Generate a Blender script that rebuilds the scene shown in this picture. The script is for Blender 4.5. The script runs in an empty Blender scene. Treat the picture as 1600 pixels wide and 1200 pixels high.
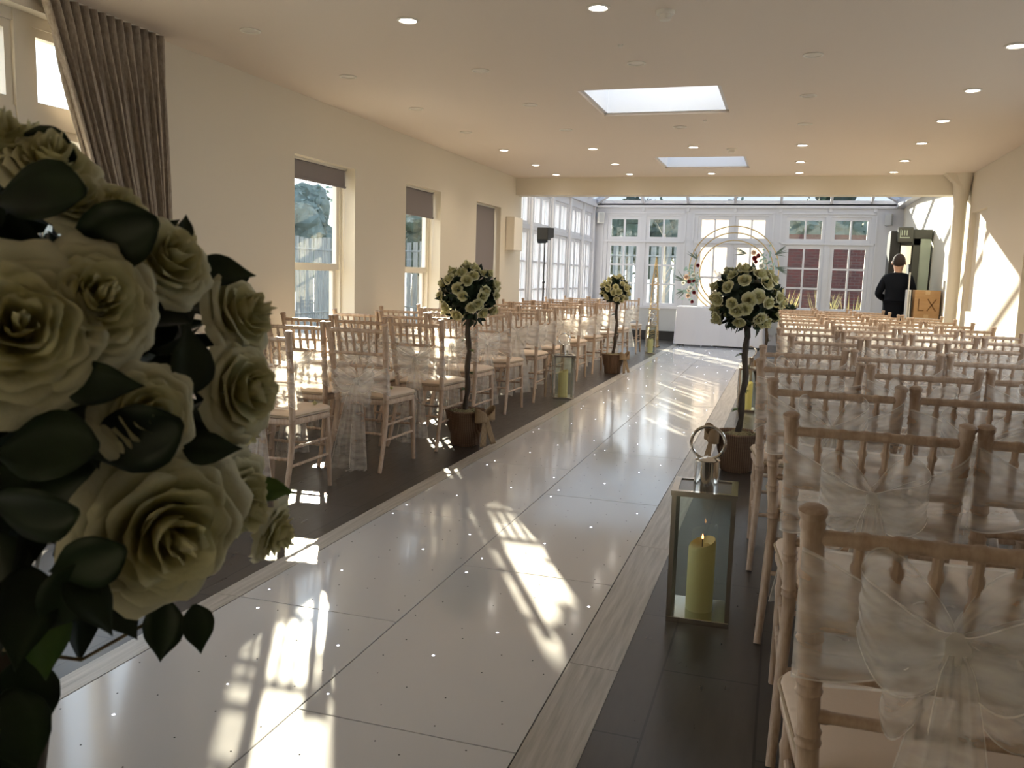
import bpy, math, random
from math import sin, cos, pi, sqrt, radians
from mathutils import Vector, Matrix, Euler, noise
random.seed(7)
S = bpy.context.scene
COL = S.collection

# ------------------------------------------------------------------ materials
def new_mat(name):
    m = bpy.data.materials.new(name); m.use_nodes = True
    nt = m.node_tree; nt.nodes.clear()
    out = nt.nodes.new('ShaderNodeOutputMaterial')
    return m, nt, out
def N(nt, t, **kw):
    n = nt.nodes.new('ShaderNode' + t)
    for k, v in kw.items():
        if k in n.inputs: n.inputs[k].default_value = v
        else: setattr(n, k, v)
    return n
def L(nt, a, b): nt.links.new(a, b)
def c4(c): return (c[0], c[1], c[2], 1)

def mat(name, col, rough=.5, metal=0, col2=None, scale=(8, 8, 8), amount=1.0, bump=0.0, bscale=None,
        coat=0, subs=0, coords='Object', detail=4, spec=.5, trans=0):
    m, nt, out = new_mat(name)
    b = N(nt, 'BsdfPrincipled', Roughness=rough, Metallic=metal)
    b.inputs['Base Color'].default_value = c4(col)
    b.inputs['Specular IOR Level'].default_value = spec
    if coat: b.inputs['Coat Weight'].default_value = coat; b.inputs['Coat Roughness'].default_value = .08
    tc = N(nt, 'TexCoord')
    if col2 or bump:
        mp = N(nt, 'Mapping'); mp.inputs['Scale'].default_value = scale
        L(nt, tc.outputs[coords], mp.inputs['Vector'])
        nz = N(nt, 'TexNoise', Scale=1.0, Detail=detail, Roughness=.6)
        L(nt, mp.outputs[0], nz.inputs['Vector'])
        if col2:
            r = N(nt, 'ValToRGB'); r.color_ramp.elements[0].color = c4(col); r.color_ramp.elements[1].color = c4(col2)
            r.color_ramp.elements[0].position = .35; r.color_ramp.elements[1].position = .68
            L(nt, nz.outputs[0], r.inputs[0]); L(nt, r.outputs[0], b.inputs['Base Color'])
        if bump:
            bp = N(nt, 'Bump', Strength=bump, Distance=.01)
            L(nt, nz.outputs[0], bp.inputs['Height']); L(nt, bp.outputs[0], b.inputs['Normal'])
    sh = b.outputs[0]
    if trans:
        t = N(nt, 'BsdfTranslucent'); t.inputs[0].default_value = c4(col)
        mx = N(nt, 'MixShader', Fac=trans); L(nt, sh, mx.inputs[1]); L(nt, t.outputs[0], mx.inputs[2]); sh = mx.outputs[0]
    L(nt, sh, out.inputs[0])
    return m
def glow(name, col, strength, rough=.4):
    m, nt, out = new_mat(name)
    e = N(nt, 'Emission', Strength=strength); e.inputs[0].default_value = c4(col)
    L(nt, e.outputs[0], out.inputs[0]); return m
def glass_mat(name, tint=(1, 1, 1), rough=.02, refl=1.0):
    m, nt, out = new_mat(name)
    t = N(nt, 'BsdfTransparent'); t.inputs[0].default_value = c4(tint)
    g = N(nt, 'BsdfGlossy', Roughness=rough)
    f = N(nt, 'LayerWeight', Blend=.5); pw = N(nt, 'Math', operation='POWER'); pw.inputs[1].default_value = 5; L(nt, f.outputs['Facing'], pw.inputs[0])
    ml = N(nt, 'Math', operation='MULTIPLY_ADD'); ml.inputs[1].default_value = .5*refl; ml.inputs[2].default_value = .03*refl
    L(nt, pw.outputs[0], ml.inputs[0])
    mx = N(nt, 'MixShader'); L(nt, ml.outputs[0], mx.inputs[0]); L(nt, t.outputs[0], mx.inputs[1]); L(nt, g.outputs[0], mx.inputs[2])
    L(nt, mx.outputs[0], out.inputs[0]); return m

def organza_mat():
    m, nt, out = new_mat('organza')
    t = N(nt, 'BsdfTransparent')
    d = N(nt, 'BsdfDiffuse'); d.inputs[0].default_value = (.93, .9, .86, 1)
    tr = N(nt, 'BsdfTranslucent'); tr.inputs[0].default_value = (.93, .9, .86, 1)
    m1 = N(nt, 'MixShader', Fac=.5); L(nt, d.outputs[0], m1.inputs[1]); L(nt, tr.outputs[0], m1.inputs[2])
    uv = N(nt, 'UVMap'); sp = N(nt, 'SeparateXYZ'); L(nt, uv.outputs[0], sp.inputs[0])
    a = N(nt, 'Math', operation='SUBTRACT'); a.inputs[1].default_value = .5; L(nt, sp.outputs[1], a.inputs[0])
    ab = N(nt, 'Math', operation='ABSOLUTE'); L(nt, a.outputs[0], ab.inputs[0])
    gt = N(nt, 'Math', operation='GREATER_THAN'); gt.inputs[1].default_value = .478; L(nt, ab.outputs[0], gt.inputs[0])
    tc = N(nt, 'TexCoord'); mp = N(nt, 'Mapping'); mp.inputs['Scale'].default_value = (9, 9, 30); L(nt, tc.outputs['Object'], mp.inputs[0])
    nz = N(nt, 'TexNoise', Scale=1.0, Detail=3.0); L(nt, mp.outputs[0], nz.inputs['Vector'])
    mr = N(nt, 'MapRange'); mr.inputs[1].default_value = .3; mr.inputs[2].default_value = .7; mr.inputs[3].default_value = .22; mr.inputs[4].default_value = .44
    L(nt, nz.outputs[0], mr.inputs[0])
    mm = N(nt, 'Math', operation='MULTIPLY_ADD'); mm.inputs[1].default_value = .35; L(nt, gt.outputs[0], mm.inputs[0]); L(nt, mr.outputs[0], mm.inputs[2])
    mx = N(nt, 'MixShader'); L(nt, mm.outputs[0], mx.inputs[0]); L(nt, t.outputs[0], mx.inputs[1]); L(nt, m1.outputs[0], mx.inputs[2])
    L(nt, mx.outputs[0], out.inputs[0]); return m

def floor_mat():
    m, nt, out = new_mat('slate_floor')
    b = N(nt, 'BsdfPrincipled', Roughness=.28)
    tc = N(nt, 'TexCoord'); mp = N(nt, 'Mapping'); L(nt, tc.outputs['Object'], mp.inputs[0]); mp.inputs['Rotation'].default_value = (0, 0, pi / 2)
    br = N(nt, 'TexBrick', Scale=1.0, offset=.5)
    br.inputs['Brick Width'].default_value = .92; br.inputs['Row Height'].default_value = .31; br.inputs['Mortar Size'].default_value = .004
    br.inputs['Color1'].default_value = (.040, .034, .030, 1); br.inputs['Color2'].default_value = (.056, .048, .043, 1); br.inputs['Mortar'].default_value = (.012, .011, .01, 1)
    L(nt, mp.outputs[0], br.inputs[0])
    nz = N(nt, 'TexNoise', Scale=9.0, Detail=6.0, Roughness=.65); mp2 = N(nt, 'Mapping'); mp2.inputs['Scale'].default_value = (3, .6, 1)
    L(nt, tc.outputs['Object'], mp2.inputs[0]); L(nt, mp2.outputs[0], nz.inputs['Vector'])
    mx = N(nt, 'MixRGB', blend_type='OVERLAY', Fac=.55); L(nt, br.outputs[0], mx.inputs[1]); L(nt, nz.outputs[0], mx.inputs[2])
    L(nt, mx.outputs[0], b.inputs['Base Color'])
    mr = N(nt, 'MapRange'); mr.inputs[3].default_value = .2; mr.inputs[4].default_value = .42; L(nt, nz.outputs[0], mr.inputs[0]); L(nt, mr.outputs[0], b.inputs['Roughness'])
    bp = N(nt, 'Bump', Strength=.25, Distance=.004); L(nt, mx.outputs[0], bp.inputs['Height']); L(nt, bp.outputs[0], b.inputs['Normal'])
    L(nt, b.outputs[0], out.inputs[0]); return m

def brick_mat():
    m, nt, out = new_mat('red_brick')
    b = N(nt, 'BsdfPrincipled', Roughness=.85)
    tc = N(nt, 'TexCoord'); mp = N(nt, 'Mapping'); mp.inputs['Rotation'].default_value = (pi / 2, 0, 0); L(nt, tc.outputs['Object'], mp.inputs[0])
    br = N(nt, 'TexBrick', Scale=1.0); br.inputs['Brick Width'].default_value = .22; br.inputs['Row Height'].default_value = .075; br.inputs['Mortar Size'].default_value = .008
    br.inputs['Color1'].default_value = (.065, .014, .013, 1); br.inputs['Color2'].default_value = (.04, .012, .012, 1); br.inputs['Mortar'].default_value = (.06, .045, .042, 1)
    L(nt, mp.outputs[0], br.inputs[0]); L(nt, br.outputs[0], b.inputs['Base Color']); L(nt, b.outputs[0], out.inputs[0]); return m

def rose_mat():
    m, nt, out = new_mat('cream_petal')
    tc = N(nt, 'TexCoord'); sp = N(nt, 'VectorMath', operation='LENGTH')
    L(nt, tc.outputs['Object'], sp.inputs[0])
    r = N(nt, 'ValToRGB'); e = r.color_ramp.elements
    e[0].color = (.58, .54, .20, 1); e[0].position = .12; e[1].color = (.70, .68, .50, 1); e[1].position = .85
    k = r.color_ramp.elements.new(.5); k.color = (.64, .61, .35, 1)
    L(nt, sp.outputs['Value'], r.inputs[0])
    b = N(nt, 'BsdfPrincipled', Roughness=.6); b.inputs['Specular IOR Level'].default_value = .25; L(nt, r.outputs[0], b.inputs['Base Color'])
    t = N(nt, 'BsdfTranslucent'); L(nt, r.outputs[0], t.inputs[0])
    nz = N(nt, 'TexNoise', Scale=14.0, Detail=3.0); L(nt, tc.outputs['Object'], nz.inputs['Vector'])
    bp = N(nt, 'Bump', Strength=.12, Distance=.02); L(nt, nz.outputs[0], bp.inputs['Height']); L(nt, bp.outputs[0], b.inputs['Normal'])
    mx = N(nt, 'MixShader', Fac=.25); L(nt, b.outputs[0], mx.inputs[1]); L(nt, t.outputs[0], mx.inputs[2]); L(nt, mx.outputs[0], out.inputs[0]); return m

def weave_mat(name, c1, c2, sc):
    m, nt, out = new_mat(name)
    b = N(nt, 'BsdfPrincipled', Roughness=.8)
    tc = N(nt, 'TexCoord'); mp = N(nt, 'Mapping'); mp.inputs['Scale'].default_value = (1, 1, 1); L(nt, tc.outputs['Object'], mp.inputs[0])
    w1 = N(nt, 'TexWave', Scale=sc, Distortion=1.5, bands_direction='Z'); w1.inputs['Detail'].default_value = 2; L(nt, mp.outputs[0], w1.inputs[0])
    w2 = N(nt, 'TexWave', Scale=sc * .6, Distortion=1.0, bands_direction='X'); L(nt, mp.outputs[0], w2.inputs[0])
    ml = N(nt, 'Math', operation='MULTIPLY'); L(nt, w1.outputs['Fac'], ml.inputs[0]); L(nt, w2.outputs['Fac'], ml.inputs[1])
    r = N(nt, 'ValToRGB'); r.color_ramp.elements[0].color = c4(c1); r.color_ramp.elements[1].color = c4(c2); L(nt, ml.outputs[0], r.inputs[0]); L(nt, r.outputs[0], b.inputs['Base Color'])
    bp = N(nt, 'Bump', Strength=.6, Distance=.006); L(nt, ml.outputs[0], bp.inputs['Height']); L(nt, bp.outputs[0], b.inputs['Normal'])
    L(nt, b.outputs[0], out.inputs[0]); return m

MT = dict(
    wall=mat('cream_wall_paint', (.70, .64, .54), .65, bump=.05, scale=(30, 30, 30)),
    ceil=mat('ceiling_paint', (.80, .70, .61), .6),
    white=mat('white_frame_paint', (.56, .56, .61), .35),  # lilac tinge is the cool sky light put into the white
    upvc=mat('cream_window_frame', (.78, .72, .62), .35),
    cwall=mat('conservatory_wall_paint', (.53, .53, .58), .55),  # cool cast of the sky light is mixed into this colour
    shaft=mat('roof_light_lining', (.80, .80, .83), .55),
    floor=floor_mat(),
    panel=mat('white_gloss_panel', (.58, .57, .57), .13, coat=.3, bump=.01, scale=(2, 2, 2)),
    edge=mat('grey_wood_edging', (.34, .31, .27), .3, col2=(.54, .50, .45), scale=(40, 2.2, 10), bump=.15),
    black=mat('black_plastic', (.012, .012, .013), .45),
    seam=mat('dark_seam', (.03, .03, .03), .6),
    wood=mat('limewashed_beech', (.38, .26, .18), .42, col2=(.58, .445, .345), scale=(40, 40, 7), bump=.08),
    ivory=mat('ivory_seat_pad', (.70, .56, .44), .75, bump=.1, scale=(80, 80, 80)),
    piping=mat('tan_piping', (.45, .35, .24), .7),
    organza=organza_mat(),
    rose=rose_mat(),
    leaf=mat('dark_rose_leaf', (.007, .016, .009), .5, col2=(.018, .036, .014), scale=(12, 12, 12), spec=.3),
    leafg=mat('green_rose_leaf', (.04, .10, .02), .5, col2=(.09, .17, .03), scale=(12, 12, 12)),
    bark=mat('dark_twisted_stem', (.03, .022, .016), .8, col2=(.07, .05, .035), scale=(30, 30, 8), bump=.6),
    pot=weave_mat('woven_pot', (.11, .06, .035), (.32, .2, .12), 38),
    burlap=weave_mat('burlap', (.26, .17, .09), (.5, .36, .22), 120),
    moss=mat('dried_moss', (.12, .10, .05), .95, col2=(.3, .26, .14), scale=(60, 60, 60), bump=.8),
    steel=mat('polished_steel', (.72, .70, .66), .12, metal=1),
    dsteel=mat('dark_steel', (.16, .155, .15), .22, metal=1),
    wax=mat('cream_wax', (.84, .74, .38), .45, trans=.3),
    orange_glint=glow('orange_glint_glow', (1, .38, .12), 6),  # self-lit colour imitating a small orange reflection
    wick=mat('wick', (.02, .015, .01), .9),
    led=glow('star_led', (.86, .88, 1), 5),
    glass=glass_mat('window_glass', (.94, .97, .96), .02, 1.0),
    lglass=glass_mat('lantern_glass', (.93, .96, .94), .01, 1.3),
    roofglass=glass_mat('roof_glass', (.30, .34, .36), .03, 1.0),
    film=mat('white_door_blind', (.62, .58, .56), .6, trans=.6),
    curtain=mat('grey_brown_curtain', (.33, .275, .22), .85, col2=(.50, .43, .36), scale=(70, 70, 26), bump=.3, trans=.08),
    blind=mat('grey_roller_blind', (.25, .22, .225), .8, trans=.15),
    chrome=mat('blind_rail', (.6, .57, .52), .35, metal=.4),
    trimw=mat('downlight_trim', (.83, .78, .70), .4),
    lens_on=glow('lit_downlight_lens', (1, .93, .82), 14),
    lens_off=mat('unlit_downlight_lens', (.80, .74, .66), .3),
    gold=mat('brushed_gold', (.50, .36, .17), .35, metal=1),
    cloth=mat('white_tablecloth', (.60, .59, .65), .8, bump=.1, scale=(6, 6, 6)),
    red=mat('deep_red_petal', (.20, .008, .014), .6, trans=.15),
    blush=mat('blush_petal', (.80, .58, .42), .6, trans=.2),
    whitep=mat('white_petal', (.85, .83, .74), .6, trans=.2),
    euc=mat('eucalyptus_leaf', (.25, .36, .30), .6),
    palm=mat('grey_green_frond', (.09, .12, .09), .6),
    suit=mat('navy_suit', (.004, .005, .009), .85, spec=.2),
    skin=mat('skin', (.52, .30, .21), .5),
    hair=mat('short_brown_hair', (.03, .016, .012), .8, bump=.5, scale=(150, 150, 150)),
    shoe=mat('black_shoe', (.01, .01, .01), .3),
    card=mat('brown_cardboard', (.50, .29, .13), .85, col2=(.56, .34, .17), scale=(5, 5, 30)),
    ink=mat('marker_ink', (.20, .10, .04), .9),
    tape=mat('packing_tape', (.62, .42, .22), .3),
    plastw=mat('white_board', (.78, .76, .72), .5),
    dkframe=mat('dark_olive_frame', (.075, .075, .06), .45),
    paleglass=mat('pale_green_panel', (.55, .62, .50), .25, trans=.2),
    brick=brick_mat(),
    patio=mat('patio_stone', (.20, .19, .18), .9, col2=(.28, .27, .25), scale=(2, 2, 2)),
    tree=mat('tree_leaves', (.05, .08, .05), .7, col2=(.17, .22, .20), scale=(1.6, 1.6, 1.6), trans=.35),
    hedge=mat('hedge_leaves', (.07, .11, .10), .7, col2=(.20, .27, .27), scale=(1.6, 1.6, 1.6), trans=.35),
    trunk=mat('pale_tree_bark', (.22, .19, .15), .9, col2=(.4, .37, .3), scale=(6, 6, 2)),
    grass=mat('dry_ornamental_grass', (.35, .30, .12), .8, trans=.2),
    fence=mat('weathered_fence', (.15, .165, .165), .8, col2=(.26, .28, .27), scale=(20, 20, 2)),
    plinth=mat('grey_plinth_paint', (.42, .42, .43), .6),
    yellow=mat('yellow_centre', (.75, .55, .08), .7),
    base=mat('pale_stone_cladding', (.3, .27, .22), .8),
)

# ------------------------------------------------------------------ mesh helpers
class MB:
    def __init__(s): s.v = []; s.f = []; s.uv = {}
    def add(s, vs, fs, uvs=None):
        o = len(s.v); s.v += [tuple(p) for p in vs]
        for i, f in enumerate(fs):
            s.f.append(tuple(o + k for k in f))
            if uvs: s.uv[len(s.f) - 1] = [uvs[k] for k in f]
        return s
    def box(s, a, b):
        x0, y0, z0 = [min(p, q) for p, q in zip(a, b)]; x1, y1, z1 = [max(p, q) for p, q in zip(a, b)]
        return s.add([(x0,y0,z0),(x1,y0,z0),(x1,y1,z0),(x0,y1,z0),(x0,y0,z1),(x1,y0,z1),(x1,y1,z1),(x0,y1,z1)],
              [(0,3,2,1),(4,5,6,7),(0,1,5,4),(1,2,6,5),(2,3,7,6),(3,0,4,7)])
    def tube(s, pts, rad, n=10, caps=True, closed=False):
        pts = [Vector(p) for p in pts]
        if not callable(rad) and not hasattr(rad, '__len__'): rr = [rad] * len(pts)
        else: rr = list(rad)
        m = len(pts); ref = None; vs = []
        for i, p in enumerate(pts):
            if closed: t = pts[(i + 1) % m] - pts[i - 1]
            else: t = pts[min(i + 1, m - 1)] - pts[max(i - 1, 0)]
            t.normalize()
            if ref is None:
                ref = Vector((0, 0, 1)) if abs(t.z) < .9 else Vector((1, 0, 0))
                ref = (ref - t * ref.dot(t)).normalized()
            else:
                ref = (ref - t * ref.dot(t)).normalized()
            b = t.cross(ref)
            for k in range(n):
                a = 2 * pi * k / n
                vs.append(p + (ref * cos(a) + b * sin(a)) * rr[i])
        fs = []
        for i in range(m if closed else m - 1):
            j = (i + 1) % m
            for k in range(n):
                k2 = (k + 1) % n
                fs.append((i*n+k, i*n+k2, j*n+k2, j*n+k))
        if caps and not closed:
            fs.append(tuple(reversed(range(n)))); fs.append(tuple((m-1)*n+k for k in range(n)))
        return s.add(vs, fs)
    def lathe(s, prof, n=24, c=(0,0,0), wob=None):
        vs = []; fs = []
        for r, z in prof:
            for k in range(n):
                a = 2*pi*k/n; q = r * (1 if not wob else wob(a, z))
                vs.append((c[0]+q*cos(a), c[1]+q*sin(a), c[2]+z))
        for i in range(len(prof)-1):
            for k in range(n):
                k2 = (k+1) % n
                fs.append((i*n+k, i*n+k2, (i+1)*n+k2, (i+1)*n+k))
        if prof[0][0] > 1e-5: fs.append(tuple(reversed(range(n))))
        if prof[-1][0] > 1e-5: fs.append(tuple((len(prof)-1)*n+k for k in range(n)))
        return s.add(vs, fs)
    def grid(s, fn, nu, nv, wrap=False):
        vs = []; fs = []; uvs = []
        for j in range(nv+1):
            for i in range(nu+1):
                vs.append(fn(i/nu, j/nv)); uvs.append((i/nu, j/nv))
        for j in range(nv):
            for i in range(nu):
                a = j*(nu+1)+i
                fs.append((a, a+1, a+nu+2, a+nu+1))
        return s.add(vs, fs, uvs)
    def ball(s, c, r, nu=12, nv=8, sc=(1,1,1)):
        prof = [(max(1e-6, r*sin(pi*j/nv)), -r*cos(pi*j/nv)) for j in range(nv+1)]
        o = MB(); o.lathe(prof, nu)
        return s.add([(c[0]+x*sc[0], c[1]+y*sc[1], c[2]+z*sc[2]) for x, y, z in o.v], o.f)
    def xform(s, M):
        s.v = [tuple(M @ Vector(p)) for p in s.v]; return s
    def mesh(s, name, m, smooth=True, angle=40):
        me = bpy.data.meshes.new(name); me.from_pydata(s.v, [], s.f)
        if s.uv:
            ul = me.uv_layers.new(name='UVMap')
            for p in me.polygons:
                if p.index in s.uv:
                    for li, uv in zip(p.loop_indices, s.uv[p.index]): ul.data[li].uv = uv
        me.materials.append(m)
        if smooth:
            for p in me.polygons: p.use_smooth = True
            me.set_sharp_from_angle(angle=radians(angle))
        me.update(); return me
    def build(s, name, m, parent=None, smooth=True, bevel=0, angle=40):
        o = bpy.data.objects.new(name, s.mesh(name, m, smooth, angle)); COL.objects.link(o)
        if parent: o.parent = parent
        if bevel:
            b = o.modifiers.new('Bevel', 'BEVEL'); b.width = bevel; b.segments = 2; b.limit_method = 'ANGLE'
        return o

def tag(o, label, cat, group=None):
    o['label'] = label; o['category'] = cat
    if group: o['group'] = group
    return o
def thing(name, label, cat, loc=(0,0,0), rz=0, group=None):
    o = bpy.data.objects.new(name, None); COL.objects.link(o); o.location = loc; o.rotation_euler = (0, 0, rz); o.empty_display_size = .1
    return tag(o, label, cat, group)
def struct(name, mb, m, parent=None, smooth=False, bevel=0):
    o = mb.build(name, m, parent, smooth, bevel)
    if not parent: o['kind'] = 'structure'
    return o
def stuffpart(o): o['kind'] = 'stuff'; return o
def dup(root, loc, rz, label, group):
    r = root.copy(); COL.objects.link(r); r.location = loc; r.rotation_euler = (0, 0, rz); r['label'] = label; r['group'] = group
    for ch in list(root.children):
        c = ch.copy(); COL.objects.link(c); c.parent = r
        for g in list(ch.children):
            d = g.copy(); COL.objects.link(d); d.parent = c
    return r

# ------------------------------------------------------------------ camera
CAM_H = 1.3
def look():
    yaw, pitch, roll = .30517, .1269, .02874
    f = Vector((-sin(yaw)*cos(pitch), cos(yaw)*cos(pitch), -sin(pitch)))
    r0 = Vector((cos(yaw), sin(yaw), 0)); u0 = r0.cross(f)
    r = r0*cos(roll) + u0*sin(roll); u = -r0*sin(roll) + u0*cos(roll)
    return r, u, f
r_, u_, f_ = look()
cd = bpy.data.cameras.new('camera'); cam = bpy.data.objects.new('camera', cd); COL.objects.link(cam)
cam.matrix_world = Matrix(((r_.x, u_.x, -f_.x, 0), (r_.y, u_.y, -f_.y, 0), (r_.z, u_.z, -f_.z, CAM_H), (0, 0, 0, 1)))
cd.sensor_width = 36; cd.lens = 1335.3 / 1600 * 36; cd.clip_start = .05; cd.clip_end = 300
cd.dof.use_dof = True; cd.dof.focus_distance = 4.0; cd.dof.aperture_fstop = 13
S.camera = cam

# ------------------------------------------------------------------ room shell
XL, XR, YB, YE, YC = -3.83, 2.1, -3.2, 12.1, 18.5
H = 2.7
XCL = -4.05
def wall_holes(mb, axis, p0, p1, a0, a1, z0, z1, holes):
    es = sorted(set([a0, a1] + [e for h in holes for e in h[:2] if a0 < e < a1]))
    def bx(a, b, c, d):
        if axis == 'X': mb.box((p0, a, c), (p1, b, d))
        else: mb.box((a, p0, c), (b, p1, d))
    for s0, s1 in zip(es[:-1], es[1:]):
        hs = sorted([(h[2], h[3]) for h in holes if h[0] < s1 - 1e-6 and h[1] > s0 + 1e-6])
        z = z0
        for c, d in hs:
            if c > z: bx(s0, s1, z, c)
            z = max(z, d)
        if z < z1: bx(s0, s1, z, z1)
    return mb

struct('floor', MB().box((-4.4, YB-.3, -.2), (2.4, YC+.3, 0)), MT['floor'])
WIN = [(6.17, 7.19, .5, 2.22), (8.3, 9.25, .5, 2.22), (10.44, 11.42, .5, 2.22)]
BIG = (.3, 4.62, .35, 2.6)
BW = (-2.6, -.3, .35, 2.52)
struct('wall_left', wall_holes(MB(), 'X', -4.06, XL, YB, YE+.2, 0, H+.3, WIN + [BIG]), MT['wall'])
REC = [(10.95, 11.78, 1.02, 2.21), (8.25, 9.17, .02, 2.35), (3.0, 7.6, .3, 2.5)]  # last opening is out of view, added to let in more daylight
wr = wall_holes(MB(), 'X', XR, XR+.3, YB, YC+.3, 0, 2.9, REC)
wr.box((XR+.045, 10.9, .98), (XR+.07, 11.85, 2.26)); wr.box((XR+.13, 8.2, 0), (XR+.16, 9.22, 2.4))
struct('wall_right', wr, MT['wall'])
struct('wall_rear', MB().box((-4.13, YB-.3, 0), (2.4, YB, H+.3)), MT['wall'])
# ceiling with two roof-light openings
SK = [(-1.61, -.545, 6.54, 7.58), (-1.57, -.53, 10.2, 11.25)]
ce = MB()
xs = [-4.13, 2.4]; hol = [(s[2], s[3], s[0], s[1]) for s in SK]
es = [YB-.3, SK[0][2], SK[0][3], SK[1][2], SK[1][3], YE+.2]
ce.box((-4.13, es[0], H), (2.4, es[1], H+.3)); ce.box((-4.13, es[2], H), (2.4, es[3], H+.3)); ce.box((-4.13, es[4], H), (2.4, es[5], H+.3))
for s in SK:
    ce.box((-4.13, s[2], H), (s[0], s[3], H+.3)); ce.box((s[1], s[2], H), (2.4, s[3], H+.3))
struct('ceiling', ce, MT['ceil'])
for i, s in enumerate(SK):
    k = MB(); x0, x1, y0, y1 = s; z0, z1 = H+.02, H+.75; t = .03
    k.box((x0, y0, z0), (x0+t, y1, z1)); k.box((x1-t, y0, z0), (x1, y1, z1)); k.box((x0, y0, z0), (x1, y0+t, z1)); k.box((x0, y1-t, z0), (x1, y1, z1))
    o = struct('window_%d' % (20+i), k, MT['shaft'])
    o['label'] = 'white lined roof light shaft in the ceiling'
    struct('roof_light_glass', MB().box((x0, y0, z1), (x1, y1, z1+.02)), MT['glass'], o)
# beam between the room and the conservatory
struct('trim_1', MB().box((XL, YE, 2.455), (XR, YE+.28, H)), MT['wall'], bevel=0)
struct('wall_gable', MB().box((-4.4, YE+.05, H+.3), (2.4, YE+.28, 4.6)), MT['wall'])
# baseboards
struct('baseboard_left', MB().box((XL, YB, 0), (XL+.02, YE, .14)), MT['upvc'])
struct('baseboard_right', MB().box((XR-.02, YB, 0), (XR, YC, .14)), MT['upvc'])

# framed glazing in a wall plane.  axis 'X': plane x = p ; axis 'Y': plane y = p
def glazing(name, axis, p, a0, a1, z0, z1, cols, rows, fw=.06, bar=.025, d=.06, m='white', glass='glass', label=None, blank=None):
    mb = MB()
    def bx(o, a, b, c, e, dd):
        if axis == 'X': o.box((p-dd/2, a, c), (p+dd/2, b, e))
        else: o.box((a, p-dd/2, c), (b, p+dd/2, e))
    bx(mb, a0, a0+fw, z0, z1, d); bx(mb, a1-fw, a1, z0, z1, d); bx(mb, a0+fw, a1-fw, z0, z0+fw, d); bx(mb, a0+fw, a1-fw, z1-fw, z1, d)
    for i in range(1, cols):
        a = a0+fw + (a1-a0-2*fw)*i/cols; bx(mb, a-bar/2, a+bar/2, z0+fw, z1-fw, d*.7)
    for i in range(1, rows):
        z = z0+fw + (z1-z0-2*fw)*i/rows; bx(mb, a0+fw, a1-fw, z-bar/2, z+bar/2, d*.66)
    o = struct(name, mb, MT[m])
    if label: o['label'] = label
    g = MB(); bx(g, a0+fw*.8, a1-fw*.8, z0+fw*.8, z1-fw*.8, .006)
    struct('window_glass', g, MT[glass], o)
    return o
# left wall sash windows (two sashes) and blinds
n = 1
for i, (y0, y1, z0, z1) in enumerate(WIN):
    mb = MB(); X = -4.0
    for (dx, za, zb) in ((0, 1.30, z1), (-.035, z0, 1.345)):
        for q in ((y0+.03, y0+.10, za, zb), (y1-.075, y1-.02, za, zb), (y0+.10, y1-.075, za, za+.055), (y0+.10, y1-.075, zb-.055, zb)):
            mb.box((X+dx-.02, q[0], q[2]), (X+dx+.02, q[1], q[3]))
    mb.box((X-.07, y0, z0), (X+.03, y0+.035, z1)); mb.box((X-.05, y1-.025, z0), (X+.03, y1, z1))
    mb.box((X-.07, y0, z0-.001), (X+.03, y1, z0+.03)); mb.box((X-.07, y0, z1-.03), (X+.03, y1, z1))
    o = struct('window_%d' % n, mb, MT['upvc']); n += 1
    o['label'] = 'cream framed sash window, %s from the curtain on the left wall' % ('first', 'second', 'third')[i]
    g = MB().box((X-.003, y0+.1, 1.34), (X+.003, y1-.1, z1-.05)).box((X-.038, y0+.1, z0+.04), (X-.032, y1-.1, 1.31))
    struct('window_glass', g, MT['glass'], o)
    struct('window_sill', MB().box((X+.03, y0+.005, z0-.02), (XL+.03, y1-.005, z0+.012)), MT['upvc'], o)
    zb = (2.06, 1.93, .62)[i]
    t = thing('roller_blind', ('grey roller blind rolled almost fully up in the first sash window',
        'grey roller blind part lowered in the second sash window', 'grey roller blind pulled fully down in the third sash window')[i], 'blind', (XL-.11, (y0+y1)/2, z1), 0, 'roller blinds on the left wall')
    hw = (y1-y0)/2 - .03
    MB().tube([(0, -hw, -.035), (0, hw, -.035)], .028, 14).build('blind_tube', MT['blind'], t)
    MB().box((-.035, -hw-.01, -.02), (.035, hw+.01, 0)).build('head_rail', MT['chrome'], t, False)
    MB().box((.026, -hw, zb-z1), (.029, hw, -.03)).build('blind_fabric', MT['blind'], t, False)
    MB().box((.018, -hw, zb-z1-.02), (.036, hw, zb-z1)).build('bottom_bar', MT['blind'], t, False, .004)
    MB().tube([(.03, hw-.012, -.03), (.035, hw-.01, -.5), (.03, hw-.012, -.95), (.02, hw-.03, -.5), (.03, hw-.03, -.04)], .0025, 5).build('pull_chain', MT['chrome'], t)
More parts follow.
